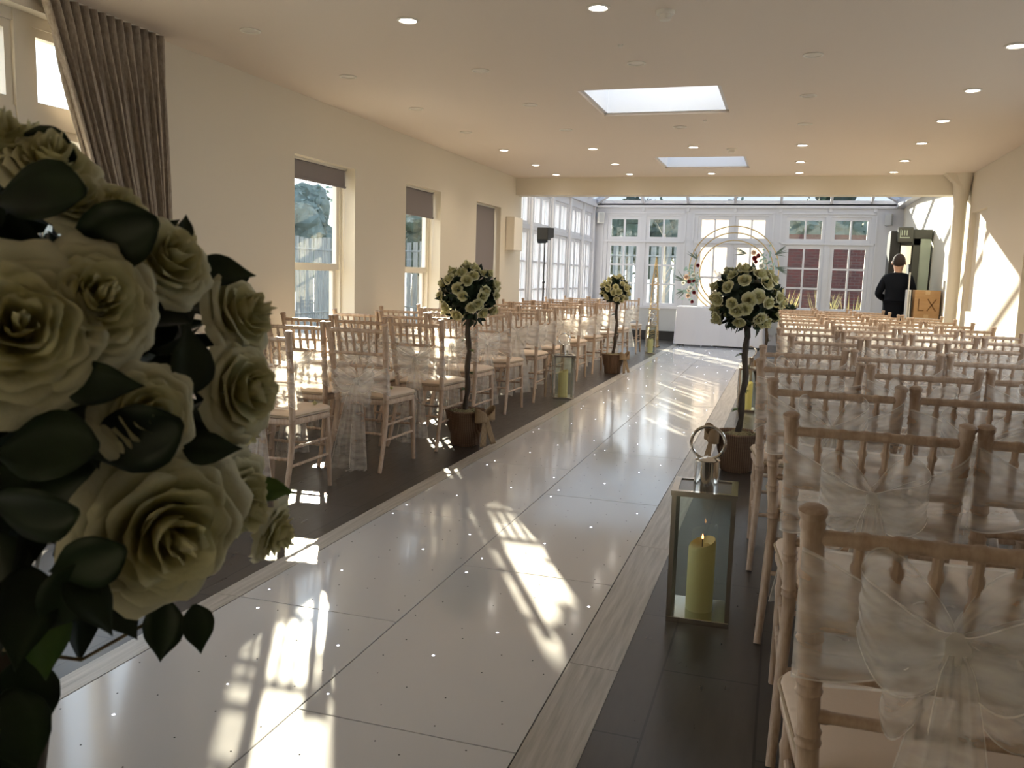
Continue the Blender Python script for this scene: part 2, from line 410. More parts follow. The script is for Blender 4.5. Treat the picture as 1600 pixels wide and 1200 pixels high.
# large window behind the foreground flowers
def bigwin(name, y0, y1, divs, label):
    mb = MB(); X = -3.97; z0, z1 = .35, 2.6
    mb.box((X-.038, y0, z0), (X+.048, y1, z0+.08)); mb.box((X-.038, y0, z1-.06), (X+.048, y1, z1)); mb.box((X-.038, y0, 2.03), (X+.048, y1, 2.11))
    for y in divs: mb.box((X-.04, y-.055, z0), (X+.055, y+.055, z1))
    mb.box((X-.04, y0, z0), (X+.05, y0+.07, z1)); mb.box((X-.04, y1-.07, z0), (X+.05, y1, z1))
    mb.box((X-.039, 4.06, z0), (X+.049, 4.14, 2.05))
    e = [y0+.07] + [v for y in divs for v in (y-.055, y+.055)] + [y1-.07]
    for a, b in zip(e[::2], e[1::2]):
        for c, d in ((z0+.08, 2.03), (2.11, z1-.06)):
            for q in ((a, a+.045, c, d), (b-.045, b, c, d), (a+.045, b-.045, c, c+.045), (a+.045, b-.045, d-.045, d)): mb.box((X-.02, q[0], q[2]), (X+.035, q[1], q[3]))
    o = struct(name, mb, MT['upvc']); o['label'] = label
    struct('window_glass', MB().box((X-.003, y0+.05, z0+.05), (X+.003, y1-.05, z1-.05)), MT['glass'], o)
bigwin('window_4', BIG[0], BIG[1], [1.0, 1.9, 2.8, 3.68], 'large cream framed window with transoms beside the curtain')

for q, (a, b, nn) in enumerate(((3.0, 7.6, 5),)):  # unseen glazing added to brighten the room from the right
    glazing('window_%d' % (90+q), 'X', XR+.2, a, b, .3, 2.5, nn, 1, .07, .09, .08, 'upvc', label='unseen tall window added for daylight in the right wall beside the front rows')
# ------------------------------------------------------------------ conservatory
# back wall (Y = YC)
leaf = [(-3.76, -3.04), (-2.93, -2.19), (-1.84, -1.15), (-1.09, -.42), (-.08, .68), (.79, 1.53)]
holes = []
for a, b in leaf:
    holes.append((a, b, .72 if a < -2 or a > -.2 else .04, 2.07)); holes.append((a, b, 2.12, 2.63))
bw = wall_holes(MB(), 'Y', YC, YC+.16, XCL-.2, XR+.3, 0, 2.88, holes)
struct('wall_back', bw, MT['cwall'])
# raised mouldings round the groups
mo = MB()
for a, b in ((-3.86, -2.1), (-1.93, -.33), (-.18, 1.62)):
    mo.box((a, YC-.02, 2.68), (b, YC, 2.71)); mo.box((a, YC-.02, 2.075), (b, YC, 2.115))
    for x in (a, b): mo.box((x-.015, YC-.02, .1), (x+.015, YC, 2.7))
for x in (-3.0, -2.06, -1.1, -.2, .75, 1.58): mo.box((x-.03, YC-.03, 2.72), (x+.03, YC, 2.9))
mo.box((XCL, YC-.05, 2.8), (XR, YC, 2.88))
struct('trim_2', mo, MT['white'])
k = 6
for j, (a, b) in enumerate(leaf):
    mid = j in (2, 3)
    z0 = .72 if not mid else .04
    glazing('window_%d' % k if not mid else 'door_%d' % (j-1), 'Y', YC+.06, a, b, z0, 2.07, 2, 3, .075, .035, .07,
            label=('white glazed %s, %s from the left in the conservatory back wall' % ('door' if mid else 'window', ('first','second','third','fourth','fifth','last')[j]))); k += 1
    glazing('window_%d' % k, 'Y', YC+.06, a, b, 2.12, 2.63, 2, 1, .07, .035, .07, label='small white top light, %s from the left in the back wall' % ('first','second','third','fourth','fifth','last')[j]); k += 1
    if mid:
        t = thing('door_blind', 'bright white sunlit blind on the %s leaf of the back doors' % ('left' if j == 2 else 'right'), 'blind', ((a+b)/2, YC+.13, .1), 0, 'white blinds on the back doors')
        MB().box((-(b-a)/2+.01, 0, 0), ((b-a)/2-.01, .004, 2.5)).build('blind_fabric', MT['film'], t, False)
        MB().box((-(b-a)/2+.01, -.01, 2.5), ((b-a)/2-.01, .012, 2.525)).build('head_rail', MT['plastw'], t, False)
pl = MB(); pl.box((XCL, YC-.03, .2), (-2.0, YC, .68)); pl.box((-.3, YC-.03, .2), (XR, YC, .68))
struct('trim_3', pl, MT['plinth'])
struct('trim_4', MB().box((XCL, YC-.06, .68), (-1.98, YC+.02, .73)).box((-.2, YC-.06, .68), (1.7, YC+.02, .73)), MT['white'])
struct('trim_5', MB().box((XCL, YC-.012, 0), (-2.0, YC, .2)), MT['black'])
# left conservatory wall
un = [(12.45, 13.55), (13.75, 14.85), (15.05, 16.15), (16.35, 17.3), (17.45, 18.25)]
holes = []
for a, b in un: holes += [(a, b, .55, 2.05), (a, b, 2.12, 2.66)]
struct('wall_conservatory', wall_holes(MB(), 'X', XCL-.16, XCL, YE+.2, YC, 0, 2.88, holes), MT['cwall'])
struct('wall_return', MB().box((-4.21, YE+.2, 0), (XL, YE+.28, H)), MT['wall'])
lm = MB()
for y in (12.36, 13.65, 14.95, 16.25, 17.37, 18.35): lm.box((XCL, y-.045, 0), (XCL+.04, y+.045, 2.8))
lm.box((XCL, YE+.28, 2.8), (XCL+.06, YC, 2.88)); lm.box((XCL, YE+.28, .5), (XCL+.05, YC, .55))
struct('trim_6', lm, MT['white'])
for j, (a, b) in enumerate(un):
    m_ = (a+b)/2
    for h, (c, d) in enumerate(((a, m_-.01), (m_+.01, b))):
        glazing('window_%d' % k, 'X', XCL-.06, c, d, .55, 2.05, 2, 3, .06, .03, .07); k += 1
        glazing('window_%d' % k, 'X', XCL-.06, c, d, 2.12, 2.66, 2, 1, .06, .03, .07); k += 1
# hipped glass roof
AP = math.tan(radians(24)); ZR = 2.9; XM = (XCL+XR)/2; run = (XR-XCL)/2; ZT = ZR+run*AP
def rp(x, y): # roof height
    return ZR + AP*min(x-XCL, XR-x, YC-y)
ro = MB()
def bar(a, b, w=.05, h=.09): 
    a = Vector(a); b = Vector(b); t = (b-a).normalized(); s = t.cross(Vector((0, 0, 1))).normalized()*w/2; u = Vector((0, 0, h/2))
    vs = [a-s-u, a+s-u, a+s+u, a-s+u, b-s-u, b+s-u, b+s+u, b-s+u]
    ro.add(vs, [(0,1,2,3),(7,6,5,4),(0,4,5,1),(1,5,6,2),(2,6,7,3),(3,7,4,0)])
YF = YE+.28; hy = YC-run
bar((XCL, YC, ZR), (XM, hy, ZT), .08, .12); bar((XR, YC, ZR), (XM, hy, ZT), .08, .12); bar((XM, hy, ZT), (XM, YF, ZT), .08, .12)
for x in (-3.0, -2.06, -1.1, -.2, .75, 1.5): bar((x, YC, ZR), (x, YC-min(x-XCL, XR-x), rp(x, YC-min(x-XCL, XR-x))), .05)
y = YC-.95
while y > YF+.3:
    d = min(run, YC-y)
    bar((XCL, y, ZR), (XCL+d, y, ZR+d*AP)); bar((XR, y, ZR), (XR-d, y, ZR+d*AP)); y -= .95
bar((XCL-.05, YF, ZR), (XCL-.05, YC, ZR), .2, .1); bar((XR-.02, YF, ZR-.02), (XR-.02, YC, ZR-.02), .26, .14); bar((XCL, YC, ZR), (XR, YC, ZR), .1, .1)
o = struct('ceiling_conservatory', ro, MT['white'])
rg = MB(); q = .03
rg.add([(XCL, YC, ZR+q), (XR, YC, ZR+q), (XM, hy, ZT+q)], [(0, 1, 2)])
rg.add([(XCL, YC, ZR+q), (XM, hy, ZT+q), (XM, YF, ZT+q), (XCL, YF, ZR+q)], [(0, 1, 2, 3)])
rg.add([(XR, YC, ZR+q), (XR, YF, ZR+q), (XM, YF, ZT+q), (XM, hy, ZT+q)], [(0, 1, 2, 3)])
g = struct('roof_glass', rg, MT['roofglass'], o)
# column at the right end of the beam
cm = MB().lathe([(.085, 0), (.085, .02), (.078, .03), (.078, 2.36), (.085, 2.4), (.10, 2.55), (.13, 2.7)], 24, (1.99, 11.98, 0))
cm.add([(1.78, 11.88, 2.7), (1.99, 11.88, 2.7), (1.99, 11.88, 2.5), (1.78, 12.08, 2.7), (1.99, 12.08, 2.7), (1.99, 12.08, 2.5)], [(0, 2, 1), (3, 4, 5), (0, 1, 4, 3), (0, 3, 5, 2), (1, 2, 5, 4)])
struct('trim_7', cm, MT['wall'], smooth=True)

# ------------------------------------------------------------------ aisle floor panels
PY0, PL = -1.98+0, 1.365
def led_disc(mb, x, y, r=.0045):
    mb.lathe([(r, 0), (r*.6, .0012), (1e-6, .0016)], 8, (x, y, .006))
lab_r = ['nearest the camera', 'second from the camera', 'third from the camera', 'fourth from the camera', 'fifth from the camera', 'sixth from the camera', 'seventh from the camera', 'eighth from the camera', 'ninth from the camera', 'tenth from the camera', 'eleventh from the camera', 'furthest from the camera']
for side, (x0, x1, off) in enumerate(((-1.98, -1.302, 1.42), (-1.298, -.62, .735))):
    for r in range(12):
        y0 = off+PL*r; y1 = y0+PL-.004
        if side == 1 and r == 11: y1 = y0+PL-.004
        t = thing('dance_floor_panel', 'glossy white starlit aisle panel, %s side, %s' % (('left', 'right')[side], lab_r[r]), 'floor panel', ((x0+x1)/2, (y0+y1)/2, 0), 0, 'white starlit aisle panels')
        w = (x1-x0)/2; l = (y1-y0)/2
        MB().box((-w, -l, 0), (w, l, .006)).build('panel_top', MT['panel'], t, False, .0015)
        a = MB(); b = MB()
        for i in range(4):
            for j in range(8):
                px_ = -w+ (i+.5+random.uniform(-.3, .3))*2*w/4; py_ = -l+(j+.5+random.uniform(-.3, .3))*2*l/8
                if (i*3+j*2) % 7 == 0: led_disc(a, px_, py_, random.choice((.004, .005, .006)))
                else: led_disc(b, px_, py_, .003)
        a.build('lit_star_lights', MT['led'], t); b.build('unlit_star_lights', MT['seam'], t)
# rows behind the first visible row
for side, (x0, x1, off) in enumerate(((-1.98, -1.302, 1.42), (-1.298, -.62, .735))):
    y0 = off-PL; t = thing('dance_floor_panel', 'glossy white starlit aisle panel, %s side, cut off by the bottom of the photo' % ('left', 'right')[side], 'floor panel', ((x0+x1)/2, y0+PL/2, 0), 0, 'white starlit aisle panels')
    MB().box((-(x1-x0)/2, -PL/2, 0), ((x1-x0)/2, PL/2-.004, .006)).build('panel_top', MT['panel'], t, False, .0015)
for side, (x0, x1) in enumerate(((-2.092, -1.984), (-.616, -.45))):
    for r in range(13):
        y0 = (.055, -.04)[side]+PL*r; y1 = y0+PL-.003
        mb = MB(); w = x1-x0; l = (y1-y0)/2
        if side == 0: mb.add([(0, -l, 0), (w, -l, 0), (w, -l, .006), (0, -l, .002), (0, l, 0), (w, l, 0), (w, l, .006), (0, l, .002)], [(0,1,2,3),(7,6,5,4),(0,4,5,1),(1,5,6,2),(2,6,7,3),(3,7,4,0)])
        else: mb.add([(0, -l, 0), (w, -l, 0), (w, -l, .002), (0, -l, .006), (0, l, 0), (w, l, 0), (w, l, .002), (0, l, .006)], [(0,1,2,3),(7,6,5,4),(0,4,5,1),(1,5,6,2),(2,6,7,3),(3,7,4,0)])
        o = mb.build('edging_strip', MT['edge'], None, False)
        o.location = (x0, (y0+y1)/2, 0)
        tag(o, 'grey wood edging strip on the %s of the aisle, %s' % (('left', 'right')[side], (['lowest in the photo'] + lab_r)[r]), 'edging strip', 'aisle edging strips')

# ------------------------------------------------------------------ chiavari chair
def rings(z0, z1, step, base, k=1.28, npt=9):
    zs = []; n = max(1, round((z1-z0)/step)); out = []
    for i in range(n*npt+1):
        t = i/npt; z = z0+(z1-z0)*i/(n*npt); fr = t-math.floor(t); dd = min(fr, 1-fr)*npt
        r = base*(k if dd < .9 else (1.12 if dd < 1.6 and False else 1.0)); out.append((z, r))
    return out
def rung(a, b, r=.0095, nodes=(.12, .5, .88), n=8, k=1.32):
    a = Vector(a); b = Vector(b); ts = [0, 1]
    ln = (b-a).length
    for t in nodes: ts += [t-.012/ln, t-.006/ln, t, t+.006/ln, t+.012/ln]
    ts = sorted(set([max(0, min(1, t)) for t in ts])); rr = []
    for t in ts:
        q = r
        for c in nodes:
            if abs(t-c) < .001/ln+1e-6: q = r*k
            elif abs(t-c) < .0065/ln: q = r*(1+(k-1)*.8)
        rr.append(q)
    return MB().tube([a+(b-a)*t for t in ts], rr, n)
def backy(z):
    if z < .42: return -.125*((.42-z)/.42)**1.5
    return -.085*((z-.42)/.54)**1.25
def halfw(z): return .178 + (.022*((.42-z)/.42) if z < .42 else .030*((z-.42)/.54))
def post_mesh(s, fine=True):
    pts = []; rr = []
    for z, r in [(0, .013), (.03, .0135), (.10, .0145), (.2, .0155), (.3, .017), (.4, .0175)]: pts.append(z); rr.append(r)
    nodes = [.455, .56, .655, .75, .845]
    for c in nodes:
        for dz, k in ((-.018, 1.0), (-.010, 1.2), (-.003, 1.08), (.003, 1.08), (.010, 1.2), (.018, 1.0)) if fine else ((-.014, 1), (0, 1.2), (.014, 1)):
            pts.append(c+dz); rr.append(.0185*k)
    for z, k in ((.925, 1.0), (.935, 1.12), (.945, 1.0), (.952, 1.22), (.960, 1.22), (.964, .9)): pts.append(z); rr.append(.0178*k)
    return MB().tube([(s*halfw(z), backy(z), z) for z in pts], rr, 14 if fine else 8)
def front_leg(s, fine=True):
    zs = [(0, .0125), (.04, .0135), (.15, .015), (.30, .0175), (.33, .021), (.345, .0175), (.43, .018)]
    return MB().tube([(s*(.200-.01*z/.43), .385-.02*z/.43, z) for z, r in zs], [r for z, r in zs], 10 if fine else 7)
def seat_outline(grow=0, n=7):
    pts = []
    cs = [(-.178, .01), (.178, .01), (.208, .385), (-.208, .385)]; rad = .05
    import itertools
    res = []
    cx = [(-.178-grow+.03, -.0-grow+.03, .03, pi, 1.5*pi), (.178+grow-.03, -.0-grow+.03, .03, 1.5*pi, 2*pi), (.212+grow-.07, .395+grow-.07, .07, 0, .5*pi), (-.212-grow+.07, .395+grow-.07, .07, .5*pi, pi)]
    for x, y, r, a0, a1 in cx:
        for i in range(n): a = a0+(a1-a0)*i/(n-1); res.append((x+r*cos(a), y+r*sin(a)))
    return res
def slab(prof):  # prof: list of (grow, z)
    mb = MB(); rings_ = [[(x, y, z) for x, y in seat_outline(g)] for g, z in prof]; n = len(rings_[0]); vs = [p for r in rings_ for p in r]; fs = []
    for i in range(len(rings_)-1):
        for k in range(n): k2 = (k+1) % n; fs.append((i*n+k, i*n+k2, (i+1)*n+k2, (i+1)*n+k))
    fs.append(tuple(reversed(range(n)))); m = len(rings_)-1; fs.append(tuple(m*n+k for k in range(n)))
    return mb.add(vs, fs)
RAILZ = (.915, .765, .680, .600)
def pos(x, z): return (x, backy(z), z)
def make_chair(full):
    t = thing('chiavari_chair', 'x', 'chair')
    for s in (-1, 1): post_mesh(s, full).build('back_post', MT['wood'], t)
    for s in (-1, 1): front_leg(s, full).build('front_leg', MT['wood'], t)
    slab([(-.004, .425), (.006, .43), (.008, .45), (0, .462)]).build('seat_frame', MT['wood'], t)
    cu = slab([(-.012, .462), (.004, .466), (.010, .478), (.006, .492), (-.02, .503), (-.07, .508)]).build('seat_pad', MT['ivory'], t, angle=70)
    ou = seat_outline(.011); MB().tube([(x, y, .479) for x, y in ou], .004, 6, closed=True).build('piping', MT['piping'], cu)
    sp = [(-.1335+.0534*i)*1.0 for i in range(6)]
    R = []
    for i, z in enumerate(RAILZ):
        w = halfw(z)
        R.append(rung(pos(-w, z), pos(w, z), .0125 if i == 0 else .0105, tuple(.5+x/(2*w) for x in sp) if i < 2 else (.06, .94, .42, .58), 10 if full else 6, 1.18))
    SP = []
    for x in sp: SP.append(rung(pos(x*1.03, RAILZ[0]), pos(x, RAILZ[1]), .0082, (.3, .62) if full else (.45,), 8 if full else 5, 1.45))
    for x in (-.028, .028): SP.append(rung(pos(x, RAILZ[2]), pos(x, RAILZ[3]), .0075, (.5,), 7 if full else 5, 1.4))
    # low lattice struts
    ST = []
    ST.append(rung((-.186, backy(.24), .24), (.186, backy(.24), .24), .009, (.2, .8), 8))
    ST.append(rung((-.197, .375, .25), (.197, .375, .25), .009, (.2, .8), 8))
    for s in (-1, 1):
        ST.append(rung((s*.187, backy(.2), .20), (s*.196, .377, .20), .009, (.25, .75), 8))
        ST.append(rung((s*.184, backy(.3), .30), (s*.194, .372, .30), .009, (.25, .75), 8))
    if True:
        for o in R: o.build('back_rail', MT['wood'], t)
        for o in SP: o.build('spindle', MT['wood'], t)
        for o in ST: o.build('stretcher', MT['wood'], t)
    else:
        a = MB(); [a.add(o.v, o.f) for o in R]; a.build('back_rails', MT['wood'], t)
        a = MB(); [a.add(o.v, o.f) for o in SP]; a.build('spindles', MT['wood'], t)
        a = MB(); [a.add(o.v, o.f) for o in ST]; a.build('stretchers', MT['wood'], t)
    return t
# ---- organza sash, in the chair's own frame (tied behind the back, tails hanging)
def sash_parts(zc, hb, seed, fine=14, droop=0.0, lw=.13, tail=.62, long=False):
    rnd = random.Random(seed); ph = rnd.uniform(0, 6)
    band = MB()
    def fb(u, v):
        a = 2*pi*u - pi/2; w = halfw(zc)+.022; ce_ = cos(a); se = sin(a)
        x = w*(abs(ce_)**.45)*(1 if ce_ >= 0 else -1); yy = (.030 if se > 0 else .034)*(abs(se)**.45)*(1 if se >= 0 else -1)
        pinch = 1 if se > 0 else .16+.84*min(1, abs(x)/w)**.85
        z = zc - (droop*.5 if se > 0 else 0) + (v-.5)*2*hb*pinch*(1+.03*sin(3*a+ph)) + .010*sin(2*a+ph)
        wob = (.006*sin(24*v+2*a+ph)+.0018*sin(61*v-3*a))*(1 if se < 0 else .6)
        return (x, backy(z)+yy+wob, z)
    band.grid(fb, 72, 18 if fine < 20 else 40)
    loops = []
    for s, lo_ in ((-1, 0), (1, 0), (-1, 1), (1, 1)):
        tilt = rnd.uniform(.018, .034) if not lo_ else rnd.uniform(-.05, -.035); lw_ = lw*rnd.uniform(.9, 1.1)*(1, .78)[lo_]; p2 = rnd.uniform(0, 6)
        def fl(u, v, s=s, tilt=tilt, lw_=lw_, p2=p2, lo_=lo_):
            a = u*2*pi; q = (1-cos(a))/2
            x = s*lw_*q**.8; yy = -.045-.035*sin(a)*1.0-.03*q+.02*lo_
            w = .010+(.058, .046)[lo_]*sqrt(max(0, sin(pi*min(.99, .03+.80*q))))
            z = zc+tilt*q*2 + (v-.5)*2*w*(1+.05*sin(3*a+p2)) - .028*sin(a)
            yy += (.009*sin(13*v+p2+2*a)+.0025*sin(37*v+p2))*(.25+q)
            return (x, backy(zc)+yy, z)
        loops.append(MB().grid(fl, 36, fine))
    knot = MB().ball((0, backy(zc)-.055, zc), .022, 12, 8, (1.1, .9, 1.25))
    tails = []
    for s in (-1, 1):
        ln = tail*rnd.uniform(.9, 1.08); dx = s*rnd.uniform(.04, .09)+rnd.uniform(-.02, .02); p2 = rnd.uniform(0, 6); w1 = rnd.uniform(.05, .075)
        def ft(u, v, s=s, ln=ln, dx=dx, p2=p2, w1=w1):
            t = v; z = zc-ln*t; yy = backy(zc)-.06-.02*sin(2.2*t+p2*.2)
            w = .012+w1*(t**.6)
            x = dx*t**.8+(u-.5)*2*w
            yy += .014*sin((u*9+p2)+t*1.5)*(.2+t)+.003*sin(u*27+p2)*(.4+t)
            if z < .012: yy -= (.012-z)*.9; z = .012+.01*abs(sin(9*u+p2))
            return (x, yy-.06*t*t, z + .02*(u-.5)*s*t)
        tails.append(MB().grid(lambda v, u, ft=ft: ft(u, v), 26, fine))
    return band, loops, knot, tails
def make_sash(full, **kw):
    b, l, k, tl = sash_parts(fine=30 if full else 9, **kw)
    if full:
        t = thing('chair_sash', 'x', 'sash')
        b.build('band', MT['organza'], t, angle=180); [o.build('bow_loop', MT['organza'], t, angle=180) for o in l]
        k.build('knot', MT['organza'], t); [o.build('tail', MT['organza'], t, angle=180) for o in tl]
        return t
    a = MB()
    for o in [b]+l+[k]+tl: a.add(o.v, o.f)
    o = a.build('chair_sash', MT['organza'], None, angle=180); tag(o, 'x', 'sash'); return o
protoC = {True: make_chair(True), False: make_chair(False)}
sashK = [dict(zc=.775, hb=.12, seed=1), dict(zc=.76, hb=.13, seed=2, lw=.14), dict(zc=.79, hb=.115, seed=3, lw=.12), dict(zc=.75, hb=.13, seed=4, tail=.66)]
sashL = [dict(zc=.58, hb=.09, seed=11, tail=.6), dict(zc=.66, hb=.14, seed=12, tail=.62), dict(zc=.70, hb=.14, seed=13, tail=.64)]
protoS = {}
for full in (True, False):
    for i, kw in enumerate(sashK): protoS[full, 'R', i] = make_sash(full, **kw)
    for i, kw in enumerate(sashL): protoS[full, 'L', i] = make_sash(full, **kw)
used = set()
def place(proto, key, loc, rz, label, group):
    if key not in used:
        used.add(key); proto.location = loc; proto.rotation_euler = (0, 0, rz); proto['label'] = label; proto['group'] = group; return proto
    return dup(proto, loc, rz, label, group)
ORD = ['first', 'second', 'third', 'fourth', 'fifth', 'sixth', 'seventh', 'eighth', 'ninth', 'tenth', 'eleventh', 'twelfth', 'thirteenth', 'fourteenth', 'fifteenth']
SEATR = ['on the aisle', 'second from the aisle', 'third from the aisle', 'beside the right wall']
SEATL = ['on the aisle', 'in the middle of the row', 'beside the left wall']
RR = [(1.45, .06), (2.41, .035), (3.23, -.02), (4.02, -.09), (4.88, -.10), (5.93, .06), (6.8, -.03), (7.65, -.01), (8.5, -.03), (9.35, -.04), (10.2, -.05), (11.05, -.05), (11.9, -.06), (12.75, -.05)]
LR = [(4.13, -2.56), (5.02, -2.425), (5.84, -2.36), (6.72, -2.43), (7.66, -2.43), (8.48, -2.40), (9.3, -2.43), (10.45, -2.42), (11.4, -2.42), (12.35, -2.42), (13.6, -2.42), (14.9, -2.42)]
PITCH = .458
for r, (y, x0) in enumerate(RR):
    for c in range(4):
        if r == 0 and c > 1: continue
        if r == 1 and c > 2: continue
        x = x0+.208+PITCH*c
        if x > 1.86: x = 1.86
        if r == 12 and c == 3: continue   # the column stands here
        if r == 13 and c == 3: continue   # boxes stand here
        full = y < 7.0; rz = radians(random.uniform(-2.2, 2.2)); yy = y+random.uniform(-.02, .02)
        rowt = '%s row from the camera' % ORD[r]
        place(protoC[full], ('C', full), (x, yy, 0), rz, 'limewashed chiavari chair %s, right block, %s' % (SEATR[c], rowt), 'chiavari chairs in the right block')
        i = (r*3+c*2+ (1 if c else 0)) % 4
        place(protoS[full, 'R', i], ('R', full, i), (x, yy, 0), rz, 'organza sash on chair %s, right block, %s' % (SEATR[c], rowt.replace('the camera', 'camera')), 'organza sashes in the right block')
for r, (y, x0) in enumerate(LR):
    for c in range(3):
        if r == 0 and c == 2: continue
        x = x0-.2-.45*c
        full = y < 8.0; rz = radians(random.uniform(-2.5, 2.5)); yy = y+random.uniform(-.02, .02)
        rowt = '%s row from the camera' % ORD[r]
        place(protoC[full], ('C', full), (x, yy, 0), rz, 'limewashed chiavari chair %s, left block, %s' % (SEATL[c], rowt), 'chiavari chairs in the left block')
        i = (0 if (r == 1 and c == 0) else 1+(r+c) % 2)
        place(protoS[full, 'L', i], ('L', full, i), (x, yy, 0), rz, 'organza sash on chair %s, left block, %s' % (SEATL[c], rowt.replace('the camera', 'camera')), 'organza sashes in the left block')
for (full, sd, i), p in protoS.items():
    if (sd, full, i) not in used:
        for ch in list(p.children): bpy.data.objects.remove(ch)
        bpy.data.objects.remove(p)

# ------------------------------------------------------------------ roses, leaves, topiaries
def rose_mb(nu=6, nv=6, seed=0, layers=((-.14, 2), (0, 2), (.1, 3), (.25, 3), (.42, 4), (.6, 5), (.8, 5), (1, 6))):
    rnd = random.Random(seed); mb = MB()
    for li, (s, cnt) in enumerate(layers):
        a0 = rnd.uniform(0, 6)
        for k in range(cnt):
            a = a0+2*pi*k/cnt+rnd.uniform(-.15, .15); hh = rnd.uniform(.92, 1.08); j = rnd.uniform(-.05, .05); p = rnd.uniform(0, 6)
            W = (pi/cnt if cnt > 3 else 1.15)*1.45
            def fn(u, v, a=a, hh=hh, j=j, p=p, W=W, s=s):
                uu = u*2-1
                wv = W*(.35+.65*sin(pi*min(1, .12+.62*v)))*(1-.25*max(0, v-.75)*4)
                rho = .04+(.13+.62*s)*sin(v*pi/2)**(.75)+ .16*s*v**3 + j*v
                z = -.28*s+ (.74-.02*s)*hh*v - (.40*s)*v**4
                edge = v*v
                rho += edge*(.05*s*uu*uu*-1) + edge*.035*sin(5*uu+p); z += edge*(-.10*uu*uu) + edge*.03*sin(6*uu+p)
                az = a+uu*wv
                return (rho*cos(az), rho*sin(az), z-.1)
            mb.grid(fn, nu, nv)
    return mb
ROSE_HI = [rose_mb(8, 8, i).mesh('rose', MT['rose'], True, 180) for i in range(4)]
LO = ((-.12, 2), (.04, 3), (.18, 4), (.35, 5), (.54, 5), (.74, 6))
ROSE_LO = [rose_mb(4, 4, 20+i, LO).mesh('rose', MT['rose'], True, 180) for i in range(3)]
def leaf_fn(mb, base, d, up, ln, wd, curl=.25, seg=6, serr=0):
    d = d.normalized(); side = d.cross(up)
    if side.length < 1e-4: side = Vector((1, 0, 0))
    side.normalize(); nn = side.cross(d)
    def fn(u, v):
        w = wd*(max(0, sin(pi*min(1, v*.97+.02)**.72))**1.25)*(1+serr*(.05 if int(v*24) % 2 else 0))
        x = (u*2-1)*w
        return base+d*(ln*v)+side*x+nn*(abs(u*2-1)*w*.35-curl*ln*v*v)
    mb.grid(fn, 4, seg); return mb
def orient(d):
    return d.to_track_quat('Z', 'Y')
def sphere_pts(n, rnd):
    out = []; o = rnd.uniform(0, 6)
    for i in range(n):
        z = 1-2*(i+.5)/n; a = i*2.399963+o; r = sqrt(1-z*z); out.append(Vector((r*cos(a), r*sin(a), z)))
    return out
def foliage_mb(c, R, n, ll, rnd):
    mb = MB(); core = MB().ball((0, 0, 0), R*.66, 16, 12)
    mb.add([tuple(c+Vector(p)*(1+.12*noise.noise(Vector(p)*14))) for p in core.v], core.f)
    for d in sphere_pts(n, rnd):
        dd = (d+Vector((rnd.gauss(0, .5), rnd.gauss(0, .5), rnd.gauss(0, .5)))).normalized()
        b = c+d*R*rnd.uniform(.6, .9)
        leaf_fn(mb, b, dd, Vector((rnd.gauss(0, 1), rnd.gauss(0, 1), rnd.gauss(0, 1))), ll*rnd.uniform(.8, 1.25), ll*.33, rnd.uniform(-.1, .4), 4)
    return mb
def burlap_bow(parent, x, y, z, rz):
    mb = MB()
    for s in (-1, 1):
        def fl(u, v, s=s):
            a = u*2*pi; q = (1-cos(a))/2
            return (s*.115*q, -.03-.035*sin(a), z+.01+(v-.5)*.11*(.3+.7*q)+.035*q)
        mb.grid(fl, 20, 5)
        def ft(u, v, s=s): return (s*(.01+.06*u)+(v-.5)*.07, -.035-.03*u, z-.19*u)
        mb.grid(ft, 6, 4)
    mb.ball((0, -.035, z), .028, 10, 6)
    mb.xform(Matrix.Translation((x, y, 0)) @ Matrix.Rotation(rz, 4, 'Z'))
    o = mb.build('burlap_bow', MT['burlap'], parent, angle=180)
    md = o.modifiers.new('Solidify', 'SOLIDIFY'); md.thickness = .003
